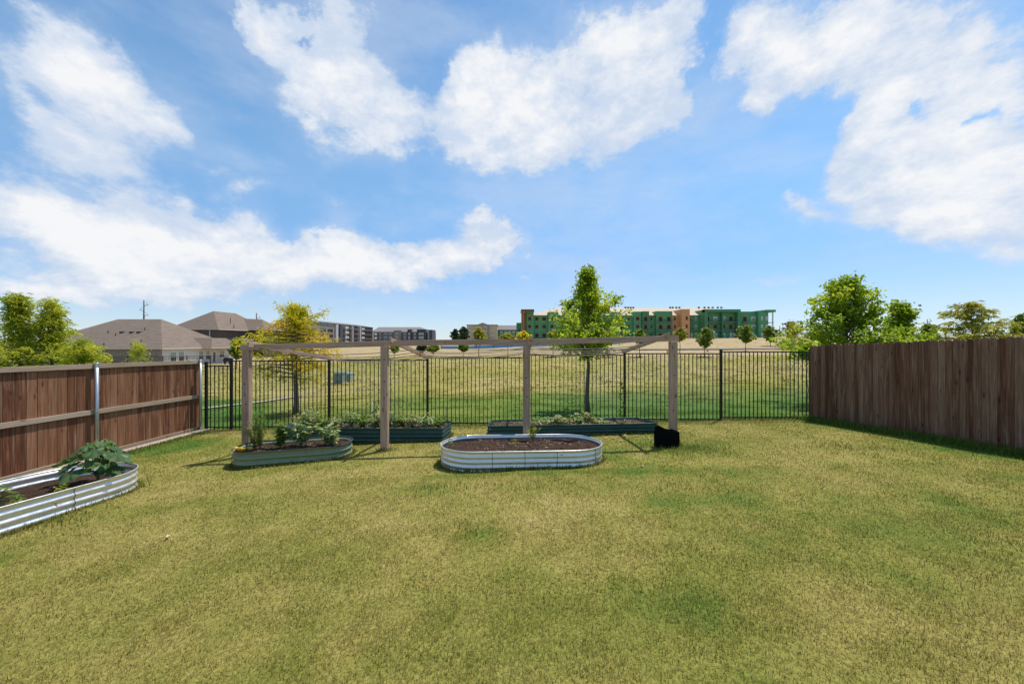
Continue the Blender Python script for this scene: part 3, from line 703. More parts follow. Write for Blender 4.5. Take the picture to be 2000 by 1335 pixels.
bedG1, hg1 = metal_bed('long rectangular dark green bed, the left one of two along the iron fence', roundrect([(-4.9, 7.40), (-1.42, 7.38), (-1.36, 8.15), (-4.85, 8.17)]), lambda x, y: -.217 - (y - 7.4) * .03, .40, .085, .012, M['deepgreen'], 'raised metal garden beds',
    seams=(10, 17), soil=.05, mound=.02, floor_label='dry soil under the plants in the left dark green bed', seed=13)
bedG2, hg2 = metal_bed('long rectangular dark green bed, the right one of two along the iron fence', roundrect([(-.53, 7.53), (3.16, 7.73), (2.91, 8.38), (-.48, 8.19)]), lambda x, y: -.205 + .008 * x - (y - 7.6) * .02, .36, .075, .011, M['deepgreen'], 'raised metal garden beds',
    seams=(12, 20), soil=.04, mound=.015, floor_label='dry soil under the plants in the right dark green bed', seed=17)
def along(a, b, n, spread, h0, h1_, g0, g1_):
    a = Vector(a); b = Vector(b)
    for _ in range(n):
        p = a.lerp(b, random.random()); EXTRA.append((p.x + abs(random.gauss(0, spread)) * (1 if a.x < 0 else -1), p.y, random.uniform(h0, h1_), random.uniform(g0, g1_)))
along((7.58, 9.15), (8.35, 2.5), 9000, .16, .05, .16, .75, 1)
along((-7.75, 9.1), (-7.75, 2.5), 3500, .12, .03, .09, .5, .95)
for _ in range(5200):
    x = random.uniform(-7.9, 7.6); EXTRA.append((x, FY + random.gauss(-.02, .07), random.uniform(.03, .09), random.uniform(-.1, .35) if x < -4 else random.uniform(.1, .8)))
for _ in range(900):
    q = random.choice([(-2.4, 6.75), (3.03, 6.75), (.27, 6.75), (-4.99, 6.75)]); EXTRA.append((q[0] + random.gauss(0, .09), q[1] + random.gauss(0, .08), random.uniform(.04, .10), random.uniform(.2, .7)))
for cxx, cyy, rr, nn, gg in ((3.0, 6.35, .35, 700, .65), (2.2, 4.4, .3, 120, .5), (-.9, 4.5, .25, 110, .55), (-.3, 3.4, .16, 60, .6), (.15, 4.55, .4, 120, .6), (4.6, 2.7, .3, 160, .7), (-5.2, 4.1, .22, 200, .7), (5.6, 6.2, .4, 150, .7)):
    for _ in range(nn): EXTRA.append((cxx + random.gauss(0, rr), cyy + random.gauss(0, rr * .6), random.uniform(.035, .08), gg + random.uniform(-.2, .2)))
lay_grass()

# ------------------------------------------------------------------ garden plants
def stems_leaves(name, label, cat, x, y, z, h, spread, nst, nlf, L, wr, mat, group=None, droop=.3, lo=.3, topbias=1.0, stemr=.004, jitter=.012, lean=(0, 0)):
    r = empty(name, (x, y, z), label, cat, group); st = MB(); C = []; D = []; U = []
    for s in range(nst):
        az = 2.4 * s + random.random(); hh = h * random.uniform(.65, 1.0); rr = spread * random.uniform(.35, 1)
        if s == 0: hh = h; rr = spread * .15
        e = Vector((math.cos(az) * rr + lean[0], math.sin(az) * rr + lean[1], hh)); pts = [Vector((x, y, z - .02)) + Vector((e.x * t ** 1.4, e.y * t ** 1.4, e.z * (1.15 * t - .15 * t * t))) for t in np.linspace(0, 1, 7)]
        st.tube(pts, list(np.linspace(stemr, stemr * .35, 7)), 5)
        for _ in range(max(1, nlf // nst)):
            t = lo + (1 - lo) * random.random() ** (1 / topbias); i = min(5, int(t * 6)); p = pts[i].lerp(pts[i + 1], t * 6 - i)
            a = random.uniform(0, 6.283); d = Vector((math.cos(a), math.sin(a), random.uniform(-droop, .55 - droop * .5))).normalized()
            C.append(p + Vector((random.gauss(0, jitter), random.gauss(0, jitter), random.gauss(0, jitter)))); D.append(d)
    st.build('stem', M['stem'], r, True)
    C = np.array(C); D = np.array(D); Ls = L * rng.uniform(.6, 1.25, len(C))
    V, F, rn = leaf_geo(C, D, Ls, wr, rnd_dir(len(C)) * .5 + [0, 0, 1], .15)
    np_mesh('foliage', V, F, mat, r, {'rnd': rn}); return r
# sage green oval bed: four bushy plants
zb = -.31
stems_leaves('feathery_plant', 'tall feathery herb at the left end of the sage green bed', 'plant', -4.42, 6.28, zb, .74, .22, 11, 1400, .04, .22, M['leaf_plant'], 'plants in the sage green bed', .2, .15)
stems_leaves('feathery_plant', 'thin feathery herb beside the wooden post in the sage green bed', 'plant', -4.62, 6.42, zb, .42, .22, 7, 800, .045, .25, M['leaf_plant'], 'plants in the sage green bed', .3, .15)
stems_leaves('pepper_plant', 'leafy plant second from the left end of the sage green bed', 'plant', -4.08, 6.32, zb, .50, .17, 9, 300, .085, .42, M['leaf_plant'], 'plants in the sage green bed', .5, .2)
stems_leaves('pepper_plant', 'pale leafed bushy pepper plant in the centre of the sage green bed', 'plant', -3.78, 6.42, zb, .46, .27, 10, 320, .105, .42, M['leaf_pale'], 'plants in the sage green bed', .6, .35)
stems_leaves('pepper_plant', 'pale drooping pepper plant at the right end of the sage green bed', 'plant', -3.30, 6.50, zb, .42, .26, 10, 260, .105, .40, M['leaf_pale'], 'plants in the sage green bed', .6, .25)
# silver bed in the middle
stems_leaves('feathery_plant', 'bright green feathery herb at the foot of the post behind the silver bed', 'plant', .36, 6.30, -.19, .34, .15, 8, 520, .032, .2, M['leaf_cypress'], None, .1, .3)
stems_leaves('seedling', 'small seedling at the left end of the silver bed', 'plant', -.98, 5.72, -.16, .22, .07, 4, 50, .04, .4, M['leaf_plant'], 'seedlings in the silver bed', .3, .2)
stems_leaves('seedling', 'tiny yellow green seedling left of the post in the silver bed', 'plant', .03, 5.95, -.15, .13, .06, 4, 34, .035, .4, M['leaf_cypress'], 'seedlings in the silver bed', .3, .2)
stems_leaves('seedling', 'low sprig at the front edge of the silver bed', 'plant', .60, 5.55, -.15, .05, .10, 6, 90, .03, .35, M['leaf_cypress'], 'seedlings in the silver bed', .1, .1)
# long steel bed
stems_leaves('seedling', 'two stemmed pepper seedling in the long steel bed by the fence', 'plant', -5.72, 4.02, h1(-5.72, 4.02), .30, .09, 4, 40, .075, .38, M['leaf_plant'], 'seedlings in the long steel bed', .5, .6)
stems_leaves('seedling', 'short leafy seedling at the near edge of the long steel bed', 'plant', -5.50, 3.98, h1(-5.5, 3.98), .22, .07, 3, 34, .06, .42, M['leaf_plant'], 'seedlings in the long steel bed', .5, .5)
stems_leaves('seedling', 'yellow green seedling left of the large leafed plant in the long steel bed', 'plant', -5.62, 4.5, h1(-5.62, 4.5), .15, .09, 5, 36, .055, .35, M['leaf_cypress'], 'seedlings in the long steel bed', .4, .4)
stems_leaves('wild_grass', 'thin tall weed stalks at the far end of the long steel bed', 'weed', -5.28, 5.22, g1(-5.28, 5.22), .42, .16, 7, 26, .05, .12, M['leaf_cypress'], None, .1, .1, stemr=.0022)
def lobed_plant():
    x, y, z = -5.62, 4.86, h1(-5.6, 4.8); r = empty('squash_plant', (x, y, z), 'large dark plant with broad lobed leaves in the long steel bed', 'plant'); st = MB()
    st.tube([(x, y, z - .03), (x + .01, y, z + .12), (x, y, z + .30)], [.016, .013, .008], 8)
    V = []; F = []; rn = []
    spec = []
    for i in range(27):
        az = i * 2.4 + random.uniform(-.3, .3); lv = i / 26
        spec.append((az, .22 * (1 - lv ** 2.2 * .8) * random.uniform(.75, 1.15) + .02, .24 + .33 * lv ** .9 + random.uniform(-.03, .03), .135 * (1 - .4 * lv) * random.uniform(.8, 1.15), .2 + .8 * (lv > .85)))
    spec += [(-.2, .34, .44, .12, .1), (math.pi + .2, .36, .36, .13, .05), (math.pi - .4, .32, .16, .10, .0)]
    for az, rad, hh, size, tint in spec:
        tip = Vector((x + math.cos(az) * rad, y + math.sin(az) * rad, z + hh)); base = Vector((x, y, z + hh * .45))
        mid = base.lerp(tip, .5) + Vector((0, 0, .05)); st.tube([base, mid, tip], [.006, .005, .004], 5)
        out = Vector((math.cos(az), math.sin(az), 0)); d = (out * .75 + Vector((0, 0, -.55))).normalized(); sd = Vector((-out.y, out.x, 0)); n = sd.cross(d) * -1
        if n.z < 0: n = -n
        b = len(V); V.append(tip); N = 40; col = random.random() * .6 + tint * .4; rn.append(col)
        for ring in (.5, 1.0):
            for k in range(N):
                q = -math.pi * .86 + 2 * math.pi * .86 * k / (N - 1); lob = .66 + .34 * abs(math.cos(q * 2.6)) ** .8 + .05 * math.sin(q * 23)
                lob *= (1.05 - .18 * abs(q) / math.pi); rr = size * ring * lob
                u = math.cos(q) * rr; v = math.sin(q) * rr; vein = .018 * math.cos(q * 5.2) * ring
                V.append(tip + d * (u + .02) + sd * v + n * (-(rr ** 2) * 2.0 + vein * .8)); rn.append(col + .12 * (1 - ring))
        for k in range(N - 1):
            F.append((b, b + 1 + k, b + 2 + k)); F.append((b + 1 + k, b + 1 + N + k, b + 2 + N + k)); F.append((b + 1 + k, b + 2 + N + k, b + 2 + k))
    st.build('stem', M['stem'], r, True); np_mesh('foliage', [tuple(v) for v in V], F, M['leaf_squash'], r, {'rnd': np.clip(rn, 0, 1)}, True)
lobed_plant()
ORD = ['first', 'second', 'third', 'fourth', 'fifth', 'sixth', 'seventh', 'eighth', 'ninth', 'tenth', 'eleventh', 'twelfth', 'thirteenth', 'fourteenth']
xs = np.linspace(-4.55, -1.62, 12)
for i, x in enumerate(xs):
    pale = i % 3; yy = 7.75 + random.uniform(-.18, .2); hh = [.34, .46, .28, .34, .40, .32, .36, .40, .28, .30, .32, .26][i]
    stems_leaves('leafy_plant', ORD[i] + ' clump of garden plants from the left in the left dark green bed', 'plant', float(x), yy, hg1(x, yy) - .01, hh, .24, 9, 170, .085, .42, [M['leaf_wilt'], M['leaf_pale'], M['leaf_plant']][pale], 'plants in the left dark green bed', .55, .2)
xs = np.linspace(.55, 1.95, 7)
for i, x in enumerate(xs):
    yy = 7.97 + random.uniform(-.12, .12)
    stems_leaves('leafy_plant', ORD[i] + ' wilting clump from the left in the right dark green bed', 'plant', float(x), yy, hg2(x, yy) - .01, [.14, .18, .22, .19, .26, .28, .16][i], .22, 8, 130, .085, .42, [M['leaf_wilt'], M['leaf_pale'], M['leaf_wilt']][i % 3], 'plants in the right dark green bed', .6, .15)
def straw(label, xa, xb, ya, yb, hf, n):
    x = rng.uniform(xa, xb, n); y = rng.uniform(ya, yb, n); z = np.array([hf(a, b) for a, b in zip(x, y)]) + .008
    V, F, rn = leaf_geo(np.column_stack([x, y, z]), rnd_dir(n, .25, .08), rng.uniform(.04, .12, n), .12); tag(np_mesh('straw_mulch', V, F, leafmat('straw', (.20, .15, .08), (.36, .27, .15), (.5, .42, .28), .1, .8), None, {'rnd': rn}), label, None, None, 'stuff')
straw('dry straw and wilted stems lying in the left dark green bed', -4.8, -1.5, 7.5, 8.08, hg1, 1500)
straw('dry straw and wilted stems lying in the right dark green bed', -.4, 2.85, 7.78, 8.15, hg2, 1500)
stems_leaves('bean_stake_plant', 'slender leafy shoot climbing above the left dark green bed', 'plant', -3.02, 8.0, hg1(-3, 8) - .02, .52, .06, 3, 26, .10, .5, M['leaf_pale'], None, .4, .6)
def climber():
    x, y = 2.84, FY - .05; z = g1(x, 9.2); r = empty('climbing_vine', (x, y, z), 'green vine climbing a black fence post left of the right timber post', 'vine'); st = MB()
    pts = [Vector((x + .05 * math.sin(k * .9) - .04, y - .02 - .01 * math.sin(k), z + k * .055)) for k in range(20)]; st.tube(pts, .003, 5)
    pts2 = [pts[-2], pts[-2] + Vector((-.12, 0, .06)), pts[-2] + Vector((-.28, 0, .09)), pts[-2] + Vector((-.40, 0, .07))]; st.tube(pts2, .0025, 5); st.build('stem', M['stem'], r, True)
    C = np.array([list(random.choice(pts)) for _ in range(95)] + [list(pts2[1 + k % 3]) for k in range(8)]) + rng.normal(0, .02, (103, 3))
    V, F, rn = leaf_geo(C, rnd_dir(103, .6, -.2), rng.uniform(.035, .065, 103), .8); np_mesh('foliage', V, F, M['leaf_plant'], r, {'rnd': rn * .7})
climber()

# ------------------------------------------------------------------ small things in the yard
def blob(name, mat, parent, c, rx, ry, rz, seed, amp=.12, axis_=0):
    V = []; F = []; n, m_ = 18, 12
    for j in range(m_ + 1):
        t = math.pi * j / m_
        for i in range(n):
            q = 2 * math.pi * i / n; k = 1 + amp * math.sin(3 * q + seed) * math.sin(t)
            V.append((c[0] + rx * math.cos(t), c[1] + ry * k * math.sin(t) * math.cos(q), c[2] + rz * k * math.sin(t) * math.sin(q)))
    F = [(j * n + i, j * n + (i + 1) % n, (j + 1) * n + (i + 1) % n, (j + 1) * n + i) for j in range(m_) for i in range(n)]
    return np_mesh(name, V, F, mat, parent, None, True)
M['squash'] = plain('yellow_squash_skin', (.80, .42, .04), .45, 0, .2, 12)
for dx, dy, a, lab in ((0, 0, 1, 'largest yellow squash lying at the left end of the sage green bed'), (-.12, .03, .75, 'smaller yellow squash left of the largest one in the sage green bed'), (.10, .06, .65, 'small yellow squash behind the herb stem in the sage green bed')):
    x, y = -4.66 + dx, 6.17 + dy; r = empty('squash', (x, y, h3(x, y)), lab, 'squash', 'yellow squashes'); b = blob('fruit', M['squash'], r, (x, y, h3(x, y) + .045 * a), .085 * a, .05 * a, .045 * a, dx * 9)
    t = MB(); t.tube([(x + .08 * a, y, h3(x, y) + .045 * a), (x + .10 * a, y, h3(x, y) + .06 * a)], [.009, .006], 6); t.build('stalk', M['stem'], r)
def grow_bag():
    x0, x1, y0 = 2.62, 3.13, 6.52; z = g1(2.9, 6.5); nx_, nz = 26, 12
    mt = plain('black_felt', (.006, .006, .0065), .95, 0, .3, 30, .05)
    r = empty('grow_bag', (2.87, 6.55, z), 'slumped black fabric bag standing in the grass at the foot of the right timber post', 'bag')
    out = []
    for i in range(40):
        q = 2 * math.pi * i / 40; out.append((math.copysign(abs(math.cos(q)) ** .45, math.cos(q)), math.copysign(abs(math.sin(q)) ** .6, math.sin(q))))
    V = []; F = []
    def topz(u): return .31 + .035 * math.cos(u * 2) + (.045 if u < -.25 else -.03) * sstep(.0, .4, abs(u + .25)) - (.02 if -.3 < u < .5 else 0)
    J = 12
    for j in range(J + 1):
        for k, (u, v) in enumerate(out):
            t = j / J; zz = topz(u) * t; pinch = 1 - .05 * t; fold = .006 * math.sin(u * 17 + t * 5) + .005 * math.sin(v * 9 + t * 11)
            V.append((2.815 + u * .225 * pinch + fold, 6.52 + v * (.075 + .02 * t) + fold, z - .02 + zz + .02 * t))
    for j in range(J):
        for k in range(40): F.append((j * 40 + k, j * 40 + (k + 1) % 40, (j + 1) * 40 + (k + 1) % 40, (j + 1) * 40 + k))
    o = np_mesh('bag_wall', V, F, mt, r, None, True); so = o.modifiers.new('cloth', 'SOLIDIFY'); so.thickness = .006; so.offset = -1
    b = MB(); pts = [Vector(V[J * 40 + k]) for k in range(40)]; pts += pts[:2]; b.tube(pts, .007, 6, False); b.build('hem', mt, r, True)
    s = MB(); s.prism([(2.815 + u * .205, 6.52 + v * .07, z + .12) for u, v in out], (0, 0, .02)); s.build('filling', mt, r)
grow_bag()
def yard_leaf(x, y, L, col, label, group):
    V, F, rn = leaf_geo(np.array([[x, y, float(gz(x, y)) + .03]]), rnd_dir(1, .15, .1), np.array([L]), .5, np.array([[.1, -.2, 1.]]), .2)
    o = np_mesh('fallen_leaf', V, F, col, None, {'rnd': rn}); tag(o, label, 'leaf', group)
M['dry_leaf'] = leafmat('dry_leaf', (.42, .26, .16), (.55, .36, .25), (.5, .33, .2), .2, .8); M['pale_dry'] = leafmat('pale_dry_leaf', (.6, .55, .38), (.65, .6, .42), (.6, .5, .35), .2, .8)
yard_leaf(-3.42, 3.58, .06, M['pale_dry'], 'pale curled leaf on the lawn below the long steel bed', 'fallen leaves on the lawn')
for lx, ly in ((2.02, 7.25), (2.32, 7.42), (2.08, 6.98), (2.52, 7.4), (2.66, 7.2), (1.86, 7.3), (1.4, 7.1)):
    for q in range(2): yard_leaf(lx + q * .05 + random.uniform(-.02, .02), ly + q * .03, .075, M['dry_leaf'], 'curled brown leaf on the lawn in front of the right dark green bed', 'brown leaves in front of the right green bed')
for lx, ly in ((6.0, 6.4), (4.1, 5.9), (5.2, 7.1), (1.9, 5.3), (-2.3, 5.2)):
    yard_leaf(lx, ly, .06, M['dry_leaf'], {6.0: 'small brown leaf on the lawn near the right fence', 4.1: 'small brown leaf on the lawn right of the silver bed', 5.2: 'brown leaf on the lawn between the timber post and the right fence', 1.9: 'brown leaf on the lawn by the right end of the silver bed', -2.3: 'brown leaf on the lawn between the sage and silver beds'}[lx], 'scattered brown leaves')
s = MB(); p = Vector((-1.53, 8.35, g1(-1.5, 8.3)))
s.tube([p - Vector((0, 0, .1)), p + Vector((0, 0, .62))], .008, 6); o = s.build('plant_stake', M['deepgreen'], None, True); tag(o, 'thin green garden stake behind the right end of the left green bed', 'stake')
s = MB(); p = Vector((-3.25, 8.3, g1(-3.2, 8.3)))
s.tube([p - Vector((0, 0, .1)), p + Vector((.01, 0, .75))], .008, 6); o = s.build('plant_stake', plain('pale_stake', (.5, .5, .45), .7), None, True); tag(o, 'pale garden stake behind the middle of the left green bed', 'stake')

# ------------------------------------------------------------------ trees
def tree(name, label, x, y, H, prof, kind, mat, nl, ncl, nlf, leafL, trunk_r, lo, group=None, cat='tree', spikes=(), lean=0, sig=.16, tophalf=None, wr=.8, base=None):
    """prof(t) -> crown radius at height fraction t of H; lo: fraction where the crown starts"""
    z0 = float(gz(x, y)) if base is None else base
    r = empty(name, (x, y, z0), label, cat, group); w_ = MB(); C = []; D = []
    nT = 9; tp = [Vector((x + lean * (k / nT) ** 1.5 + H * .005 * math.sin(k * 1.7 + x), y + H * .005 * math.sin(k * 2.1 + y), z0 - .1 + (H * .97 + .1) * k / nT)) for k in range(nT + 1)]
    w_.tube(tp, [trunk_r * (1.25 if k == 0 else 1 - .93 * (k / nT) ** .9) for k in range(nT + 1)], 9)
    def at(t):
        q = min(.999, max(0, t)) * nT; i = int(q); return tp[i].lerp(tp[i + 1], q - i)
    limbs = []
    for i in range(nl):
        t = lo + (1 - lo) * ((i + .5) / nl) ** .85; az = i * 2.399 + random.uniform(-.3, .3); rad = prof(t) * (random.uniform(.45, 1.28) if kind == 'broad' else random.uniform(.55, 1.15))
        if kind == 'broad': st = at(max(lo * .9, t - .16 - .10 * (1 - t))); rise = 0
        else: st = at(t - .03 * random.random()); rise = 0
        e = at(t) + Vector((math.cos(az) * rad, math.sin(az) * rad, (.02 if kind == 'broad' else .06) * H * random.uniform(-.6, 1.1))); limbs.append((st, e))
    for (t, dx, dy, dz) in spikes: limbs.append((at(t), at(t) + Vector((dx, dy, dz))))
    for st, e in limbs:
        L = (e - st).length; m = st.lerp(e, .5) + Vector((random.gauss(0, .04), random.gauss(0, .04), random.gauss(.02, .03))) * L
        lp = [st, st.lerp(m, .55), m, m.lerp(e, .55), e]; rr = max(.004, trunk_r * .30 * min(1, L / (H * .25))); w_.tube(lp, [rr, rr * .85, rr * .6, rr * .4, rr * .15], 5)
        for c in range(ncl):
            u = (.30 if kind == 'broad' else .12) + (.74 if kind == 'broad' else .92) * (c + random.random()) / ncl; u = min(u, 1.0) * 4; k = min(3, int(u)); p = lp[k].lerp(lp[k + 1], u - k)
            o = Vector((random.gauss(0, 1), random.gauss(0, 1), random.gauss(0, .7))) * sig * H * .16 * (1.1 - .6 * (u / 4)); q = p + o
            if random.random() < .5 and kind == 'broad': w_.tube([p, q], [.0035, .002], 4, False)
            n = int(nlf * random.uniform(.5, 1.4)); s_ = sig * H * (.105 if kind == 'broad' else .13) * random.uniform(.6, 1.3)
            if kind == 'broad':
                cc = np.array(q)[None] + rng.normal(0, 1, (n, 3)) * [s_, s_, s_ * .8]; dd = rnd_dir(n, .7, -.25)
            else:
                out = (e - st); out.z = 0; out = out.normalized() if out.length > 0 else Vector((1, 0, 0))
                cc = np.array(q)[None] + rng.normal(0, 1, (n, 3)) * [s_, s_, s_ * .8]; dd = rnd_dir(n, .35, -.45) + np.array([out.x, out.y, 0]) * .6; dd /= np.linalg.norm(dd, axis=1)[:, None]
            C.append(cc); D.append(dd)
    w_.build('trunk', M['bark'], r, True)
    C = np.concatenate(C); D = np.concatenate(D); Ls = leafL * rng.uniform(.6, 1.3, len(C))
    V, F, rn = leaf_geo(C, D, Ls, wr if kind == 'broad' else .22, rnd_dir(len(C)) + [0, 0, .5])
    cl = np.repeat(fbm(C[:, 0] + C[:, 1] * .7, C[:, 2], H * .16, int(abs(x) * 3) + 5, 2), 6); rn = np.clip(rn * .6 + (cl - .5) * 1.3 + .2, 0, 1)
    np_mesh('crown', V, F, mat, r, {'rnd': rn}); return r
def pf(*pts):
    a = np.array(pts); return lambda t: float(np.interp(t, a[:, 0], a[:, 1]))
def topH(x, y, D, yt):         # height of a tree at distance D whose tip is at photo row yt
    return CAMZ + (667.5 - yt) / FPX * D - float(gz((x - 1000) / FPX * D, D))
def TX(x, D): return (x - 1000) / FPX * D
H = topH(1150, 0, 12, 516)
tree('maple_tree', 'bright green maple tree in front of the green building, tip leaning left', TX(1148, 12), 12, H, pf((.40, .35), (.46, .95), (.52, 1.4), (.60, 1.4), (.70, 1.1), (.80, .7), (.89, .22), (1, .05)), 'broad', M['leaf_maple'], 60, 6, 25, .088, .085, .43,
     'trees just beyond the iron fence', spikes=((.62, 1.0, .1, .85), (.58, .95, .0, 1.15), (.60, 1.0, .1, 1.0), (.55, -1.2, 0, .1), (.9, .06, 0, .40), (.7, -.75, 0, .35), (.52, 1.3, 0, .1)), sig=.19)
H = topH(1660, 0, 12, 531)
tree('maple_tree', 'broad dark green maple behind the right wooden fence, the taller of two stems', TX(1662, 12), 12.2, H, pf((.30, 1.8), (.45, 2.2), (.58, 1.6), (.72, 1.1), (.86, .72), (1, .15)), 'broad', M['leaf_maple'], 80, 6, 26, .09, .10, .38,
     'trees just beyond the iron fence', spikes=((.45, -2.1, 0, .25), (.45, -2.0, .5, .6), (.6, 1.0, 0, .65), (.85, .80, 0, .15), (.7, -1.0, 0, .55)), sig=.18)
H = topH(1755, 0, 12, 577)
tree('maple_tree', 'smaller green maple growing against the right side of the broad maple', TX(1756, 12.5), 12.5, H, pf((.30, 1.6), (.5, 1.5), (.65, .8), (.8, .4), (1, .1)), 'broad', M['leaf_maple'], 44, 6, 24, .088, .07, .40,
     'trees just beyond the iron fence', spikes=((.5, 1.5, 0, .75), (.5, 1.7, 0, .25), (.85, .12, 0, .5)), sig=.17)
tree('maple_shrub', 'low leafy sprout beside the last section of the iron fence', TX(1577, 11), 11, 2.15, pf((.7, .22), (.85, .3), (1, .12)), 'broad', M['leaf_maple'], 12, 4, 7, .12, .015, .82, None, 'shrub', sig=.2)
H = topH(578, 0, 12.5, 590)
tree('cypress_tree', 'golden yellow feathery tree behind the left part of the iron fence', TX(578, 12.5), 12.5, H, pf((.30, 1.0), (.5, 1.55), (.62, 1.6), (.75, 1.25), (.86, .7), (.92, .3), (1, .10)), 'feather', M['leaf_yellow'], 76, 9, 12, .13, .10, .34,
     'feathery trees beyond the fences', spikes=((.8, .9, .3, .62), (.8, 1.1, -.2, .5), (.82, -.7, .2, .72), (.6, -1.9, 0, .3), (.88, .3, 0, .5)), sig=.15)
for px, D, yt, rm, lab in ((36, 12, 573, 1.7, 'tall yellow green feathery tree farthest left behind the left fence'), (103, 12.3, 590, 1.45, 'yellow green feathery tree with a bare leader left of the brown house'), (-60, 12.5, 585, 1.9, 'feathery tree at the left edge of the view behind the fence')):
    H = topH(px, 0, D, yt)
    tree('cypress_tree', lab, TX(px, D), D, H, pf((.2, rm * 1.0), (.45, rm), (.55, rm * .75), (.62, .55), (.70, .32), (.86, .26), (1, .05)), 'feather', M['leaf_cypress'], 66, 9, 12, .14, .09, .3, 'feathery trees beyond the fences', sig=.15,
         spikes=((.5, rm * 1.1, -.3, .25), (.66, .7, 0, .5), (.66, -.6, .1, .45)))
H = topH(172, 0, 11.6, 664)
tree('cypress_tree', 'lowest rounded feathery tree in front of the brown house', TX(165, 11.6), 11.6, H, pf((.3, .8), (.6, .75), (.85, .5), (1, .2)), 'feather', M['leaf_cypress'], 40, 8, 14, .13, .05, .3, 'feathery trees beyond the fences', sig=.2)
H = topH(1898, 0, 17, 586)
tree('cypress_tree', 'sparse olive feathery tree rising over the right fence', TX(1898, 17), 17, H, pf((.3, 2.2), (.5, 2.0), (.65, 1.6), (.8, 1.25), (.92, .75), (1, .15)), 'feather', M['leaf_olive'], 60, 7, 10, .20, .09, .34, 'feathery trees beyond the fences', sig=.10,
     spikes=((.6, 1.6, 0, 1.0), (.6, -1.5, 0, .5), (.5, 2.1, 0, .2)))
H = topH(1997, 0, 24, 610)
tree('oak_tree', 'dark green tree cut by the right edge of the photo', TX(1999, 24), 24, H, pf((.45, .5), (.7, 1.0), (.9, .7), (1, .3)), 'broad', M['leaf_green'], 26, 5, 12, .2, .07, .5, None, sig=.2)
# young park trees: (px, distance, tip row, crown bottom row, half width px, leaf material, label)
YT = [(935, 50, 639, 668, 14, 'leaf_olive', 'broad', 'young olive coloured tree in front of the tan apartment block'),
 (992, 50, 650, 666, 12, 'leaf_olive', 'broad', 'low olive tree left of the green building corner'),
 (1022, 50, 645, 664, 12, 'leaf_yellow', 'broad', 'yellow young tree below the corner of the green building'),
 (1080, 50, 644, 666, 14, 'leaf_olive', 'broad', 'yellow green young tree left of the bright maple'),
 (1187, 50, 648, 668, 12, 'leaf_olive', 'broad', 'young tree hidden behind the right side of the bright maple'),
 (1249, 50, 641, 665, 11, 'leaf_green', 'broad', 'small round tree between the bright maple and the orange tower'),
 (1328, 62, 640, 660, 8, 'leaf_olive', 'broad', 'thin young tree before the orange tower'),
 (1376, 50, 638, 672, 16, 'leaf_green', 'broad', 'bright narrow young tree right of the timber frame'),
 (1456, 74, 634, 665, 17, 'leaf_green', 'broad', 'round grey green young tree before the right half of the green building'),
 (1505, 92, 636, 664, 13, 'leaf_green', 'broad', 'sparse young tree at the right end of the green building'),
 (1553, 46, 628, 674, 27, 'leaf_olive', 'feather', 'golden round young tree beside the end of the right fence'),
 (270, 40, 667, 712, 19, 'leaf_cypress', 'feather', 'small conical feathery tree before the brick wall of the brown house'),
 (462, 50, 657, 694, 12, 'leaf_green', 'broad', 'small green tree at the right corner of the white house wall'),
 (770, 50, 672, 685, 8, 'leaf_green', 'broad', 'low young tree behind the second timber post'),
 (824, 56, 671, 684, 10, 'leaf_dark', 'broad', 'dark round shrub left of the third rafter'),
 (846, 56, 672, 685, 13, 'leaf_green', 'broad', 'green shrub beside the dark round shrub under the timber beam'),
 (905, 56, 670, 682, 11, 'leaf_green', 'broad', 'green shrub under the joint of the timber beam'),
 (890, 180, 642, 664, 9, 'leaf_dark', 'broad', 'dark far tree in the gap left of the tan apartment block'),
 (905, 176, 637, 664, 9, 'leaf_dark', 'broad', 'taller dark far tree touching the tan apartment block'),
 (1812, 60, 629, 660, 16, 'leaf_green', 'broad', 'thin leafed tree by the parked cars'),
 (1592, 66, 640, 662, 14, 'leaf_dark', 'broad', 'dark far tree behind the left side of the broad maple'),
 (1545, 95, 627, 655, 14, 'leaf_dark', 'broad', 'dark oak behind the golden round tree'),
 (140, 60, 643, 670, 18, 'leaf_dark', 'broad', 'small far tree left of the brown house roof')]
for px, D, yt, yb, hw, mt, kd, lab in YT:
    H = topH(px, 0, D, yt); s = D / FPX; lo = max(.12, 1 - (yb - yt) * s / H); r_ = hw * s
    kk = random.uniform(.55, 1.1); w0 = random.uniform(0, 6)
    f = (lambda t, lo=lo, r_=r_, kk=kk, w0=w0: (1 + .22 * math.sin(t * 17 + w0)) * r_ * math.sin(math.pi * min(1, max(.0, (t - lo) / (1 - lo))) ** kk) * .95 + .05 * r_)
    if kd == 'feather': f = (lambda t, lo=lo, r_=r_: r_ * (1.0 - .75 * ((t - lo) / (1 - lo)) ** 1.3))
    tree('young_tree' if yb - yt > 14 else 'shrub', lab, TX(px, D), D, H, f, kd, M[mt], 26, 4, 16 if D < 100 else 12, .0042 * D * 1.15 + .02, .012 * H + .02, lo, 'young trees planted across the park' if D in (50, 74, 92, 46, 62) else None, 'tree' if yb - yt > 14 else 'shrub', sig=random.uniform(.16, .30), lean=random.uniform(-.04, .04) * H, spikes=[(random.uniform(.6, .85), random.uniform(-1, 1) * r_, 0, random.uniform(.1, .4) * r_) for _ in range(3)])
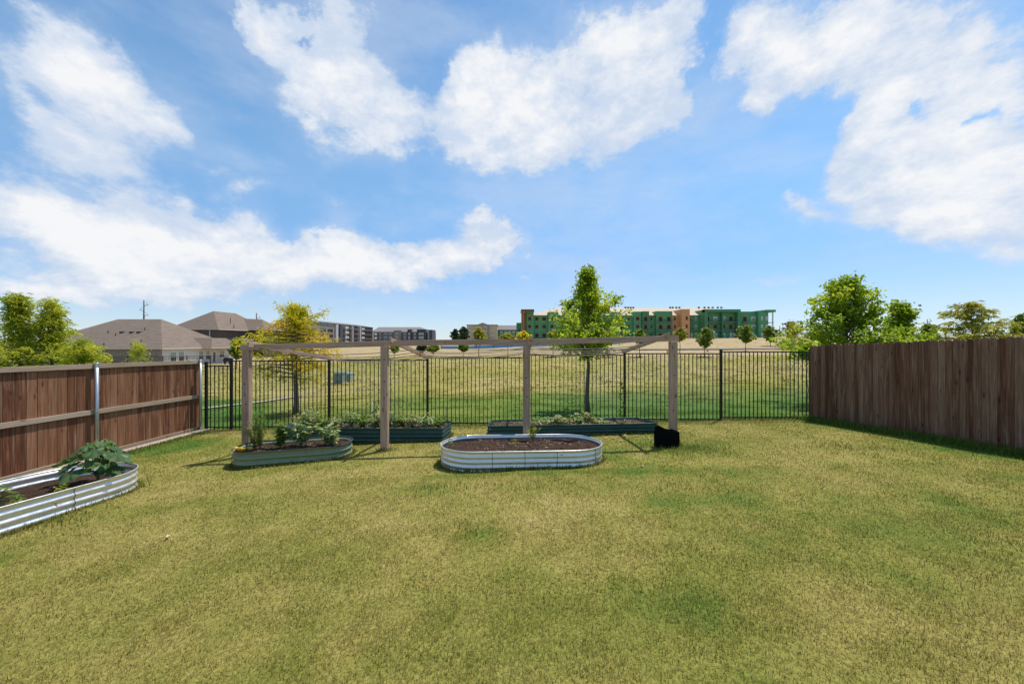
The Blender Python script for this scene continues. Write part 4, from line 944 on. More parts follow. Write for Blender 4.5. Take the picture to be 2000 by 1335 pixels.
for px, D in ((935, 50), (992, 50), (1080, 50), (1187, 50), (1249, 50), (1376, 50), (1456, 74), (1553, 46)):
    x = TX(px, D); rr = .9 if D > 20 else .55; n = 22; V = [(x, D, float(gz(x, D)) + (.10 if D > 20 else .05))]; 
    for k in range(n): q = 6.283 * k / n; a, b = x + rr * math.cos(q) * 1.15, D + rr * math.sin(q); V.append((a, b, float(gz(a, b)) + .01))
    me = bpy.data.meshes.new('mulch'); me.from_pydata(V, [], [(0, 1 + k, 1 + (k + 1) % n) for k in range(n)]); o = link('mulch_ring', me, M['mulch']); tag(o, 'dark mulch ring on the ground round a tree trunk', None, None, 'stuff')

# ------------------------------------------------------------------ houses on the left
def shingle():
    m, k, b, o = new_mat('brown_shingles'); co = k.n('ShaderNodeTexCoord').outputs['Object']
    n1 = k.noise(k.mapping(co, scale=(.6, .6, 5)), 1.4, 6, .7).outputs['Fac']; n2 = k.noise(co, 14, 4, .7).outputs['Fac']
    wv = k.n('ShaderNodeTexWave', bands_direction='Z'); k.put(wv.inputs['Vector'], co); wv.inputs['Scale'].default_value = 2.6; wv.inputs['Distortion'].default_value = .6
    c = k.ramp(k.math('MULTIPLY_ADD', n2, .35, k.math('MULTIPLY', n1, .75)), [(.35, (.15, .11, .083)), (.55, (.205, .155, .12)), (.75, (.26, .205, .165))])
    c = k.vmath('SCALE', c, sc=k.math('MULTIPLY_ADD', wv.outputs['Fac'], .12, .92))
    k.put(b.inputs['Base Color'], c); b.inputs['Roughness'].default_value = .95; b.inputs['Specular IOR Level'].default_value = .15; return m
def brick(name, a, bb, mortar, scale=1.0):
    m, k, b, o = new_mat(name); co = k.n('ShaderNodeTexCoord').outputs['Object']
    sp = k.n('ShaderNodeSeparateXYZ'); k.put(sp.inputs[0], co); cb = k.n('ShaderNodeCombineXYZ'); k.put(cb.inputs[0], k.math('ADD', sp.outputs[0], sp.outputs[1])); k.put(cb.inputs[1], sp.outputs[2])
    br = k.n('ShaderNodeTexBrick'); k.put(br.inputs['Vector'], cb.outputs[0]); br.inputs['Scale'].default_value = 1 / scale
    br.inputs['Brick Width'].default_value = .22; br.inputs['Row Height'].default_value = .075; br.inputs['Mortar Size'].default_value = .008; br.inputs['Mortar'].default_value = (*mortar, 1)
    n = k.noise(cb.outputs[0], 4.5, 5, .75).outputs['Fac']; c1 = k.ramp(n, [(.35, a), (.5, tuple((x + y) / 2 for x, y in zip(a, bb))), (.62, bb)])
    k.put(br.inputs['Color1'], c1); k.put(br.inputs['Color2'], k.vmath('SCALE', c1, sc=.8)); k.put(b.inputs['Base Color'], br.outputs[0]); b.inputs['Roughness'].default_value = .9; return m
M['shingle'] = shingle(); M['brick'] = brick('mottled_brick', (.14, .08, .07), (.42, .34, .30), (.32, .27, .25), 1.6); M['white_brick'] = brick('white_brick', (.62, .58, .53), (.74, .70, .65), (.6, .57, .53))
M['brick_dark'] = brick('brown_brick', (.07, .05, .042), (.13, .095, .08), (.1, .08, .07)); M['trim'] = plain('cream_trim', (.60, .52, .43), .7, 0, .08); M['white'] = plain('white_paint', (.78, .77, .74), .6, 0, .06)
M['glass'] = plain('dark_glass', (.035, .045, .05), .08, 0, .3, .6, .8); M['blind'] = plain('window_blind', (.30, .34, .29), .5, 0, .08); M['glass_pale'] = plain('pale_glass', (.32, .38, .42), .12, 0, .3, .8, .8)  # last entry is a pale blue-grey pane colour
def hip(o, x0, x1, y0, y1, ze, zr, ins, mat, ov=.5, name='roof', ridge_axis='x', fascia=True):
    x0 -= ov; x1 += ov; y0 -= ov; y1 += ov; m = MB(); th = .22
    if ridge_axis == 'x': r = [(x0 + ins, (y0 + y1) / 2, zr), (x1 - ins, (y0 + y1) / 2, zr)]
    else: r = [((x0 + x1) / 2, y0 + ins, zr), ((x0 + x1) / 2, y1 - ins, zr)]
    e = [(x0, y0, ze), (x1, y0, ze), (x1, y1, ze), (x0, y1, ze)]
    fs = [(0, 1, 5, 4), (1, 2, 5), (2, 3, 4, 5), (3, 0, 4), (3, 2, 1, 0)] if ridge_axis == 'x' else [(0, 1, 4), (1, 2, 5, 4), (2, 3, 5), (3, 0, 4, 5), (3, 2, 1, 0)]
    m.add(e + r, fs); ro = m.build(name, mat, o)
    f = MB()
    for a, b_ in (((x0, y0), (x1, y0)), ((x1, y0), (x1, y1)), ((x1, y1), (x0, y1)), ((x0, y1), (x0, y0))): f.beam((a[0], a[1], ze - .09), (b_[0], b_[1], ze - .09), .10, .17)
    f.build('gutter', M['trim'], ro); return ro
def window_y(par, X, y0, y1, z0, z1, side=1, glass=None):
    """window on a wall facing +X"""
    f = MB(); e = .07; w_ = f
    for a, b_, c, d in ((y0, y1, z0, z0 + e), (y0, y1, z1 - e, z1), (y0, y0 + e, z0 + e + .001, z1 - e - .001), (y1 - e, y1, z0 + e + .001, z1 - e - .001), (y0 + e, y1 - e, (z0 + z1) / 2 - .03, (z0 + z1) / 2 + .03)): f.box(X, X + .06, a, b_, c, d)
    o = f.build('window', M['white'], par); g = MB(); g.box(X + .005, X + .03, y0 + .02, y1 - .02, z0 + .02, (z0 + z1) / 2); g.build('pane', M['glass'], o)
    g = MB(); g.box(X + .005, X + .03, y0 + .02, y1 - .02, (z0 + z1) / 2 + .002, z1 - .02); g.build('pane', M['blind'], o)
def house1():
    x1, y0 = -53.7, 55.0; x0, y1 = -75.2, 69.0; zg = -2.6; ze = .62; zr = 5.5
    h = empty('house', (x1, y0, zg), 'single storey house with a brown hip roof, brick side and white rear wall', 'house')
    m = MB(); m.box(x0, x1, y0, y1, zg, ze - .19); b = m.build('wall', M['white_brick'], h)
    m = MB(); m.box(x0 + .02, x1 - .0, y0 - .04, y0 - .003, zg, ze - .19); m.build('brick_wall', M['brick'], h)
    hip(h, x0, x1, y0, y1, ze, zr, 7.5, M['shingle'])
    for a, c in ((56.2, 57.35), (57.6, 58.7), (61.35, 62.35), (62.75, 63.7)): window_y(h, x1 + .004, a, c, -1.55, .02)
    window_y(h, x1 + .004, 65.7, 66.9, -1.3, -.0)
    d = MB(); d.box(x1 + .004, x1 + .05, 64.15, 65.05, -2.3, -.1); dd = d.build('door', M['white'], h); g = MB(); g.box(x1 + .051, x1 + .07, 64.35, 64.85, -2.1, -.25); g.build('pane', M['glass'], dd)
    # porch roof on a white post
    P4 = [(-54.0, 61.5, ze + .002), (-51.6, 61.5, ze + .002), (-51.6, 68.6, ze + .002), (-54.0, 68.6, ze + .002)]; top_ = [(-55.9, 62.6, 2.3), (-53.2, 63.6, 2.28), (-53.2, 66.6, 2.28), (-55.9, 67.6, 2.3)]
    m = MB(); m.add(P4 + top_, [(0, 1, 5, 4), (1, 2, 6, 5), (2, 3, 7, 6), (4, 5, 6, 7), (3, 2, 1, 0)]); pr = m.build('porch_roof', M['shingle'], h)
    g = MB(); g.beam((-51.62, 61.5, ze - .07), (-51.62, 68.6, ze - .07), .09, .14); g.beam((-53.6, 61.52, ze - .07), (-51.7, 61.52, ze - .07), .09, .14); g.build('gutter', M['trim'], pr)
    g = MB(); g.box(-53.0, -52.3, 62.2, 62.9, 1.32, 1.36); 
    m = MB(); m.box(-51.95, -51.7, 65.6, 65.85, zg, ze - .15); m.build('porch_post', M['white'], h)
    for px, py in ((226, 655), (211, 650), (276, 668), (203, 674), (256, 674), (283, 644), (239, 649), (258, 649), (272, 649)):
        # find the point of the front roof slope under this pixel
        ux = (px - 1000) / FPX; uz = (667.5 - py) / FPX; sl = (zr - ze) / 7.5; Y = (ze - CAMZ - sl * 54.5) / (uz - sl); p = Vector((ux * Y, Y, CAMZ + uz * Y))
        m = MB()
        if py == 649: m.box(p.x - .28, p.x + .28, p.y - .2, p.y + .25, p.z - .1, p.z + .17); m.build('roof_vent', M['brick_dark'], h)
        else: m.tube([p - Vector((0, 0, .2)), p + Vector((0, 0, .38))], .07, 8); m.build('vent_pipe', M['brick_dark'], h)
    m = MB(); m.tube([(-72.0 + 6, 54.93, zg), (-66.0, 54.93, ze - .2)], .06, 6); m.build('downspout', M['trim'], h)
house1()
def house2():
    x0, x1, y0, y1 = -76.2, -65.6, 80, 97; h = empty('house', (x1, y0, -2.4), 'two storey brown brick house with a steep hip roof behind the lower house', 'house')
    m = MB(); m.box(x0, x1, y0, y1, -2.4, 4.25); m.build('wall', M['brick_dark'], h)
    hip(h, x0, x1, y0, y1, 4.45, 8.9, 5.6, M['shingle'], .5, ridge_axis='y')
    m = MB(); m.add([(-66.5, 88.5, 4.47), (-61.0, 88.5, 4.47), (-61.0, 96.5, 4.47), (-66.5, 96.5, 4.47), (-69.5, 92.5, 7.6), (-64.5, 92.5, 7.4)], [(0, 1, 5, 4), (1, 2, 5), (2, 3, 4, 5), (3, 2, 1, 0)]); m.build('side_roof', M['shingle'], h)
    m = MB(); m.box(-65.5, -61.5, 89, 96, -2.4, 4.44); m.build('side_wall', M['brick_dark'], h)
    m = MB(); m.box(x1 - 1.9, x1 - 1.75, y0 - .1, y0 - .02, -2.4, 4.2); m.build('downspout', M['trim'], h)
    m = MB(); m.add([(-64, 82, .9), (-60.5, 82, .9), (-60.5, 89, .9), (-64, 89, .9), (-64.6, 84, 2.5), (-64.6, 87, 2.5)], [(0, 1, 4), (1, 2, 5, 4), (2, 3, 5), (3, 2, 1, 0)]); m.build('porch_roof', M['shingle'], h)
    for a, c in ((430, 655), (417, 632), (392, 631), (380, 628), (457, 635), (450, 622)):
        p = P(a, c, 84.5); m = MB(); m.tube([p - Vector((0, 0, 1.2)), p + Vector((0, 0, .15))], .08, 8); m.build('vent_pipe', M['brick_dark'], h)
house2()
def house_fence():
    f = empty('iron_fence', (-58, 50, -2.2), 'thin black iron fence enclosing the brown house yard', 'fence')
    a = [(-66, 48.6), (-40.6, 48.6), (-40.6, 70)]; a = [(-58, 48.5), (-47.0, 48.5), (-38.9, 49.5)]
    pts = [P(180, 0, 49), P(318, 0, 49.5), P(455, 0, 52)]
    for q in range(2):
        A, B = pts[q], pts[q + 1]; n = max(2, round((B.x - A.x) / 2.4))
        for k in range(n):
            p0 = A.lerp(B, k / n); p1 = A.lerp(B, (k + 1) / n); zt = -.42; zb = -2.15; m = MB()
            m.beam((p0.x, p0.y, zt), (p1.x, p1.y, zt), .03, .04); m.beam((p0.x, p0.y, zb + .1), (p1.x, p1.y, zb + .1), .03, .04)
            for j in range(1, 18): r_ = p0.lerp(p1, j / 18); m.box(r_.x - .010, r_.x + .010, r_.y - .01, r_.y + .01, zb, zt - .021)
            m.build('fence_panel', M['black_iron'], f)
            m = MB(); m.box(p0.x - .04, p0.x + .04, p0.y - .04, p0.y + .04, zb - .3, zt + .08); m.build('post', M['black_iron'], f)
house_fence()
def grill():
    p = P(444, 706, 61); r = empty('grill', (p.x, p.y, -2.2), 'small black barbecue grill on the porch of the white walled house', 'grill')
    m = MB(); m.box(p.x - .5, p.x + .5, p.y - .3, p.y + .3, -1.75, -1.35); m.build('cabinet', M['black_iron'], r, bevel=.03); m = MB(); m.tube([(p.x - .45, p.y, -1.3), (p.x + .45, p.y, -1.3)], .25, 12); m.build('lid', M['black_iron'], r, True)
    for a in (-.4, .4):
        m = MB(); m.box(p.x + a - .04, p.x + a + .04, p.y - .2, p.y + .2, -2.2, -1.76); m.build('leg', M['black_iron'], r)
grill()
def pole(px, yt, yb, D, label, arms, rad=.28):
    a = P(px, yt, D); x = a.x; z0 = g1(x, D) - .5 if D < 260 else 0; r = empty('utility_pole', (x, D, z0), label, 'utility pole', 'utility poles on the horizon'); m = MB(); m.tube([(x, D, z0), (x, D, a.z)], [rad * 1.4, rad * .7], 8); m.build('mast', M['polegrey'], r, True)
    s = D / FPX
    for sx, yy in arms:
        z = CAMZ + (667.5 - yy) * s; m = MB(); m.beam((x, D, z), (x + sx * 8.5 * s, D, z + 2.0 * s), .16, .16); m.beam((x + sx * 8.5 * s, D, z + 2.0 * s), (x + sx * 3.5 * s, D, z + 7 * s), .08, .08); m.build('arm', M['polegrey'], r)
M['polegrey'] = plain('pole_grey', (.10, .095, .09), .7)
pole(281, 586, 625, 150, 'tall utility pole with three arms behind the brown roof', ((1, 597), (-1, 607), (1, 617)))
pole(501, 611, 645, 170, 'thin utility pole behind the two storey house', ((1, 622),), .3)
pole(1523, 636, 660, 150, 'thin pole left of the golden round tree', (), .16)
pole(1811, 623, 655, 120, 'thin pole above the parked cars', ((1, 629),), .14)
pole(1940, 630, 655, 150, 'thin pole right of the sparse feathery tree', (), .14)

# ------------------------------------------------------------------ apartment blocks
M['sheath'] = plain('green_sheathing', (.085, .29, .125), .75, 0, .28, .7); M['sheath_dark'] = plain('green_sheathing_dark', (.065, .22, .10), .75, 0, .25, .7)  # second green is a darker tone of the same sheathing
M['ply'] = plain('roof_plywood', (.58, .44, .31), .85, 0, .12, .5); M['orange'] = plain('orange_board', (.62, .30, .13), .8, 0, .12, .6); M['lumber'] = plain('raw_lumber', (.38, .17, .07), .85, 0, .3, 2)
M['opening'] = plain('interior_shade_panel', (.055, .022, .014), .9, 0, .6, 1.2); M['slab'] = plain('grey_slab', (.13, .20, .22), .7, 0, .15)  # opening: shade of the hollow interior put into a dark colour
def opening(par, x0, x1, y, z0, z1, finished=False, name='window'):
    """opening in a wall facing -Y: frame proud of the wall, pane inside, or a dark panel painted as interior shade if unfinished"""
    e = .12; f = MB()
    for a, b_, c, d in ((x0, x1, z0, z0 + e), (x0, x1, z1 - e, z1), (x0, x0 + e, z0 + e + .001, z1 - e - .001), (x1 - e, x1, z0 + e + .001, z1 - e - .001)): f.box(a, b_, y - .10, y - .003, c, d)
    o = f.build(name, M['white'] if finished else M['lumber'], par); g = MB()
    g.box(x0 + e * .6, x1 - e * .6, y - .05, y - .008, z0 + e * .6, z1 - e * .6); g.build('pane', M['opening'] if not finished else M['glass_pale'], o)  # unfinished: no glass, a dark panel painted as the shaded interior
    if finished:
        g = MB(); g.box(x0 + e, x1 - e, y - .07, y - .052, z0 + e, z0 + (z1 - z0) * .42); g.build('pane', M['glass'], o)
def green_building():
    D = 142; s = D / FPX; fx = lambda px: (px - 1000) * s; fz = lambda y, d=D: CAMZ + (667.5 - y) * d / FPX
    b = empty('apartment_building', (fx(1260), D, 3.3), 'green sheathed three storey apartment building under construction with an orange tower', 'building')
    zb = 1.5; ze = fz(615.5)
    def blk(name, a, c, dy, top, mat, depth=9, par=b):
        m = MB(); m.box(fx(a), fx(c), D + dy, D + depth, zb, fz(top)); return m.build(name, mat, par)
    blk('wall', 1030, 1493, 0, 615.5, M['sheath'], 16)
    # main plywood roof
    m = MB(); y0, y1 = D - .5, D + 17; x0, x1 = fx(1030), fx(1470); rz = fz(601.5, D + 8)
    m.add([(x0, y0, ze), (x1, y0, ze), (x1, y1, ze), (x0, y1, ze), (fx(1092), D + 8, rz), (fx(1404), D + 8, rz)], [(0, 1, 5, 4), (1, 2, 5), (2, 3, 4, 5), (3, 0, 4), (3, 2, 1, 0)]); m.build('roof', M['ply'], b)
    for px in (1222, 1227, 1232, 1237, 1309, 1314, 1321, 1327, 1365, 1376, 1384, 1392, 1402, 1409):
        m = MB(); x = fx(px) * 1.056; m.box(x - .3, x + .3, D + 7.7, D + 8.3, rz - .1, rz + .55); m.build('roof_vent', M['brick_dark'], b)
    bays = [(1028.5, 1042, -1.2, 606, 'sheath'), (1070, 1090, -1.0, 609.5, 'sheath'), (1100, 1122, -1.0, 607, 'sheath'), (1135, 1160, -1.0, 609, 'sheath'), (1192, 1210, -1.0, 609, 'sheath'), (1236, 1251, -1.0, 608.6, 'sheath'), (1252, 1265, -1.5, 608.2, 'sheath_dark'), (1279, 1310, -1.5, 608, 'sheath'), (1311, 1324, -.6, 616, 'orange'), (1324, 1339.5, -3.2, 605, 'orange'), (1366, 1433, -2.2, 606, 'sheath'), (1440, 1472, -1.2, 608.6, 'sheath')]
    for a, c, dy, top, mt in bays: blk('bay', a, c, dy, top, M[mt])
    zrow = [(618.6, 626.0), (634.2, 641.2), (650.6, 658.8)]
    def wins(a, c, dy, rows=(0, 1, 2), fin=False, door=False):
        for r in rows:
            t, bt = zrow[r]; bt2 = bt + (1.8 if door else 0); opening(b, fx(a), fx(c), D + dy - .001, fz(min(bt2, 659.8)), fz(t), fin if isinstance(fin, bool) else r in fin)
    for a, c, dy in ((1031, 1037.5, -1.2), (1045, 1052, 0), (1059, 1066.5, 0), (1074, 1081, -1.0), (1104, 1111, -1.), (1140, 1147, -1.), (1195, 1201, -1.), (1226, 1230, 0), (1240, 1247, -1.0), (1270.5, 1274, 0), (1315, 1318.5, -.6), (1331.5, 1335.5, -3.2)): wins(a, c, dy)
    for a, c, dy in ((1212, 1217.5, 0), (1254.5, 1262, -1.5), (1283, 1291, -1.5), (1299, 1307, -1.5), (1341, 1349, 0)): wins(a, c, dy, (0, 1) if a == 1341 else (0, 1, 2), False, True)
    wins(1357, 1361, 0, fin=True); wins(1434.2, 1437.6, 0, fin=True)
    for a, c, fn in ((1373, 1379.5, ()), (1387, 1394.5, (0, 2)), (1402.5, 1410, (0, 2)), (1417, 1424, ())): wins(a, c, -2.2, (0, 1) if a in (1373, 1417) else (0, 1, 2), fn, not fn)
    wins(1447, 1454.5, -1.2, (0, 1), False, True); wins(1463.5, 1471, -1.2, (0, 1, 2), True)
    # right end wing with overhanging roof on white posts
    blk('end_wing', 1472.5, 1491.5, -2.6, 607.5, M['sheath']); wins(1477.5, 1480.5, -2.6, fin=True); wins(1486.5, 1490, -2.6, fin=True)
    m = MB(); m.box(fx(1486), fx(1503), D - 3.4, D + 6, fz(610.5), fz(606)); m.build('canopy', M['sheath'], b)
    for q, dy in ((1498.5, -3.0), (1494.5, 3)):
        m = MB(); m.box(fx(q) - .18, fx(q) + .18, D + dy - .2, D + dy + .2, zb, fz(610.5)); m.build('column', M['white'], b)
    for yy in (630, 645.5):
        m = MB(); m.box(fx(1491.6), fx(1499.5), D - 3.2, D + 3.3, fz(yy + 1), fz(yy)); m.build('balcony', M['slab'], b)
    def balcony(a, c, dy, rows=(0, 1)):
        for r in rows:
            yy = (629.4, 645.2)[r]; m = MB(); m.box(fx(a), fx(c), D + dy - 1.3, D + dy - .004, fz(yy + 1.2), fz(yy)); bo = m.build('balcony', M['slab'], b)
            m = MB(); zt = fz(yy - 4.2); n = max(2, int((fx(c) - fx(a)) / .8))
            m.beam((fx(a), D + dy - 1.25, zt), (fx(c), D + dy - 1.25, zt), .06, .06)
            for k in range(n + 1): x = fx(a) + (fx(c) - fx(a)) * k / n; m.box(x - .02, x + .02, D + dy - 1.27, D + dy - 1.23, fz(yy), zt - .03)
            m.build('railing', M['black_iron'], bo)
    for a, c, dy in ((1209, 1220, 0), (1251, 1264, -1.5), (1280, 1296.5, -1.5), (1297.5, 1310, -1.5), (1341, 1353, 0), (1369, 1401, -2.2), (1401.6, 1430, -2.2), (1444, 1458, -1.2), (1086, 1096, 0), (1126, 1134, 0)): balcony(a, c, dy)
    m = MB()
    for yy in (632.2, 648.4):
        for a, c, dy in ((1030, 1070, 0), (1070, 1090, -1.0), (1100, 1122, -1.), (1135, 1160, -1.), (1160, 1192, 0), (1192, 1210, -1.), (1220, 1236, 0), (1236, 1251, -1.0), (1265, 1279, 0), (1341, 1365, 0), (1440, 1472, -1.2), (1472.5, 1491.5, -2.6)): m.box(fx(a), fx(c), D + dy - .03, D + dy - .002, fz(yy + .5), fz(yy))
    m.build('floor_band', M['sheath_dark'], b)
    # frame of the big bay and parapet caps
    m = MB()
    for a, c, t_, bt in ((1365.5, 1371, 606, 662), (1428, 1433.5, 606, 662), (1365.5, 1433.5, 605.6, 611)): m.box(fx(a), fx(c), D - 4.2 - (.01 if t_ < 606 else 0), D - 2.2, fz(bt) if bt < 660 else zb, fz(t_))
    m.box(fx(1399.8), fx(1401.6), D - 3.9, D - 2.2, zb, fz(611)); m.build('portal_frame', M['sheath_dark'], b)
    # unfinished left corner: raw lumber framing
    m = MB(); 
    for k in range(9): x = fx(1018) + (fx(1042) - fx(1018)) * k / 8; m.box(x - .12, x + .12, D - 2.6, D + 6, fz(609.5), fz(605.6))
    m.box(fx(1017.5), fx(1042.3), D - 2.7, D + 6, fz(605.6), fz(604.9)); m.box(fx(1017.5), fx(1042.3), D - 2.62, D - 2.4, fz(609.9), fz(609.4)); m.build('truss', M['lumber'], b)
    for q in (1018.6, 1021.8):
        m = MB(); m.box(fx(q) - .16, fx(q) + .16, D - 2.5, D - 2.1, zb, fz(609.9)); m.build('column', M['lumber'], b)
    blk('stair_core', 1019, 1028, 1.0, 609.5, M['lumber'], 8)
    for a in (1343.5, 1419):
        for q in (0, 5.3):
            m = MB(); m.box(fx(a + q), fx(a + q + 3.6), D - (2.3 if a > 1400 else .1), D - (2.203 if a > 1400 else .003), fz(660.5), fz(650)); dd = m.build('door', M['white'], b)
            g = MB(); yy = D - (2.35 if a > 1400 else .15); g.box(fx(a + q + .9), fx(a + q + 2.7), yy, yy + .04, fz(659), fz(651.5)); g.build('pane', M['glass_pale'], dd)
green_building()
def grey_wings():
    M['taupe'] = plain('taupe_stucco', (.25, .20, .165), .85, 0, .12, .4); M['char'] = plain('charcoal_panel', (.055, .06, .07), .7, 0, .15); M['slate'] = plain('slate_panel', (.14, .145, .155), .75, 0, .12)
    M['roofg'] = plain('grey_roof', (.21, .185, .175), .9, 0, .1); M['ltgrey'] = plain('light_panel', (.45, .45, .46), .7, 0, .1)
    X = -97.0; b = empty('apartment_building', (X, 215, 1), 'long taupe four storey apartment wing seen at an angle behind the golden tree', 'building')
    zt = 11.6; m = MB(); m.box(X - 16, X, 172, 250, .2, zt); m.build('wall', M['taupe'], b)
    m = MB(); m.add([(X - 16.5, 171, zt), (X + .6, 171, zt), (X + .6, 251, zt), (X - 16.5, 251, zt), (X - 8, 178, zt + 1.6), (X - 8, 246, zt + 1.6)], [(0, 1, 4), (1, 2, 5, 4), (2, 3, 5), (3, 0, 4, 5), (3, 2, 1, 0)]); m.build('roof', M['roofg'], b)
    yy = lambda px: -X * FPX / (1000 - px)
    for a, c, mt, out in ((654, 658.5, 'ltgrey', .8), (658.8, 665, 'char', 1.6), (684, 685.5, 'ltgrey', 1.5), (699, 700.4, 'ltgrey', 1.5)):
        m = MB(); m.box(X, X + out, yy(a), yy(c), .2, zt - .4); m.build('wall_panel', M[mt], b)
    for a, c in ((640, 650), (667, 672), (678.5, 698), (708, 726), (626, 636)):
        for r in range(4):
            z0 = .9 + 2.8 * r; m = MB(); m.box(X - .0, X + .08, yy(a), yy(c), z0 + .3, z0 + 2.2); o = m.build('window', M['char' if a > 670 else 'glass'], b)
            if a in (678.5, 708):
                m = MB(); m.box(X, X + 1.6, yy(a), yy(c), z0 - .1, z0 + .15); m.build('balcony', M['taupe'], b)
    for a in (671, 703, 728):
        for r in range(4):
            z0 = .9 + 2.8 * r; m = MB(); m.box(X, X + 1.8, yy(a) - 1.5, yy(a) + 3, z0, z0 + .25); m.box(X + 1.7, X + 1.8, yy(a) - 1.5, yy(a) + 3, z0 + .26, z0 + 1.2); m.build('balcony', M['ltgrey'], b)
    D = 257; s = D / FPX; fx = lambda px: (px - 1000) * s; fz = lambda y, d=D: CAMZ + (667.5 - y) * d / FPX
    b = empty('apartment_building', (fx(790), D, 1), 'slate and charcoal apartment wing facing the park beside the taupe wing', 'building')
    m = MB(); m.box(fx(729), fx(841), D, D + 18, .0, fz(648)); m.build('wall', M['slate'], b)
    m = MB(); m.add([(fx(727), D - .6, fz(647.8)), (fx(838), D - .6, fz(647.8)), (fx(838), D + 19, fz(647.8)), (fx(727), D + 19, fz(647.8)), (fx(730), D + 9, fz(638.5, D + 9)), (fx(815) , D + 9, fz(638.5, D + 9))], [(0, 1, 5, 4), (1, 2, 5), (2, 3, 4, 5), (3, 0, 4), (3, 2, 1, 0)]); m.build('roof', M['roofg'], b)
    for a, c, t_, mt, dy in ((770, 784, 645, 'taupe', -1.2), (797, 804.5, 643, 'char', -1.5), (816, 833, 643, 'char', -2.5), (840, 846, 644, 'char', -3), (836, 840, 646, 'ltgrey', -1)):
        m = MB(); m.box(fx(a), fx(c), D + dy, D + 8, 0, fz(t_)); m.build('bay', M[mt], b)
    for a, c, dy in ((733, 736, 0), (741, 744, 0), (750, 756, 0), (760, 766, 0), (774, 778, -1.2), (789.5, 792.5, 0), (799, 802, -1.5), (808.5, 812, 0), (820, 829, -2.5)):
        for t_, bt in ((650, 654.5), (657, 662), (664, 668)): opening(b, fx(a), fx(c), D + dy - .001, fz(bt), fz(t_), True)
    D2 = 228; s = D2 / FPX; fx = lambda px: (px - 1000) * s; fz = lambda y, d=D2: CAMZ + (667.5 - y) * d / FPX
    M['tan'] = plain('tan_stucco', (.50, .40, .25), .85, 0, .1, .4); M['mauve'] = plain('mauve_wall', (.30, .24, .21), .85, 0, .1, .4)
    b = empty('apartment_building', (fx(945), D2, 3), 'tan apartment block with a small gable left of the green building', 'building')
    m = MB(); m.box(fx(912), fx(971), D2, D2 + 14, 1, fz(634.8)); m.build('wall', M['tan'], b)
    m = MB(); m.box(fx(911), fx(972), D2 - .8, D2 + 15, fz(634.8), fz(633.6)); m.build('roof', M['mauve'], b)
    m = MB(); m.prism([(fx(932), D2 - 1.6, 1), (fx(954), D2 - 1.6, 1), (fx(954), D2 - 1.6, fz(634)), (fx(943), D2 - 1.6, fz(630)), (fx(932), D2 - 1.6, fz(634))], (0, 1.59, 0)); m.build('gable', M['mauve'], b)
    for a, c, dy in ((915, 920, 0), (925, 931, 0), (936, 941, -1.6), (945, 951, -1.6), (957, 960, 0), (963, 966, 0)):
        for t_, bt in ((637.5, 641.5), (645, 650), (653.5, 658.5)): opening(b, fx(a), fx(c), D2 + dy - .001, fz(bt), fz(t_), True)
    b = empty('apartment_building', (fx(995), D2 + 8, 3), 'low roofed unfinished wing between the tan block and the green building', 'building')
    m = MB(); m.box(fx(970) * 1.03, fx(1020), D2 + 8, D2 + 20, 1, fz(643)); m.build('wall', M['sheath_dark'], b); m = MB(); m.box(fx(970) * 1.03, fx(1020), D2 + 7.8, D2 + 7.995, 1, fz(653.5)); m.build('lower_wall', M['mauve'], b)
    m = MB(); m.add([(fx(969), D2 + 7, fz(642.8)), (fx(1022), D2 + 7, fz(642.8)), (fx(1022), D2 + 15, fz(635, D2 + 15)), (fx(969), D2 + 15, fz(635, D2 + 15))], [(0, 1, 2, 3)]); ro = m.build('roof', M['roofg'], b); so = ro.modifiers.new('t', 'SOLIDIFY'); so.thickness = .3
    for a in (976, 985, 993, 1001): opening(b, fx(a), fx(a + 5), D2 + 7.99, fz(651), fz(646), True)
    b = empty('apartment_building', (fx(1008), 165, 3), 'small green sheathed stair block left of the lumber framed corner', 'building')
    m = MB(); s = 165 / FPX; m.box((1009 - 1000) * s, (1019 - 1000) * s, 165, 175, 2, CAMZ + (667.5 - 630) * s); m.build('wall', M['sheath_dark'], b)
    opening(b, (1011 - 1000) * s, (1014 - 1000) * s, 164.99, CAMZ + (667.5 - 652) * s, CAMZ + (667.5 - 646) * s)
    m = MB(); m.beam(((1002.5 - 1000) * s, 162, CAMZ + (667.5 - 658) * s), ((1016 - 1000) * s, 162, CAMZ + (667.5 - 643) * s), 1.0, .8); o = m.build('debris_chute', plain('blue_plastic', (.02, .06, .15), .5), None); tag(o, 'dark blue debris chute leaning on the lumber framed corner', 'chute')
grey_wings()
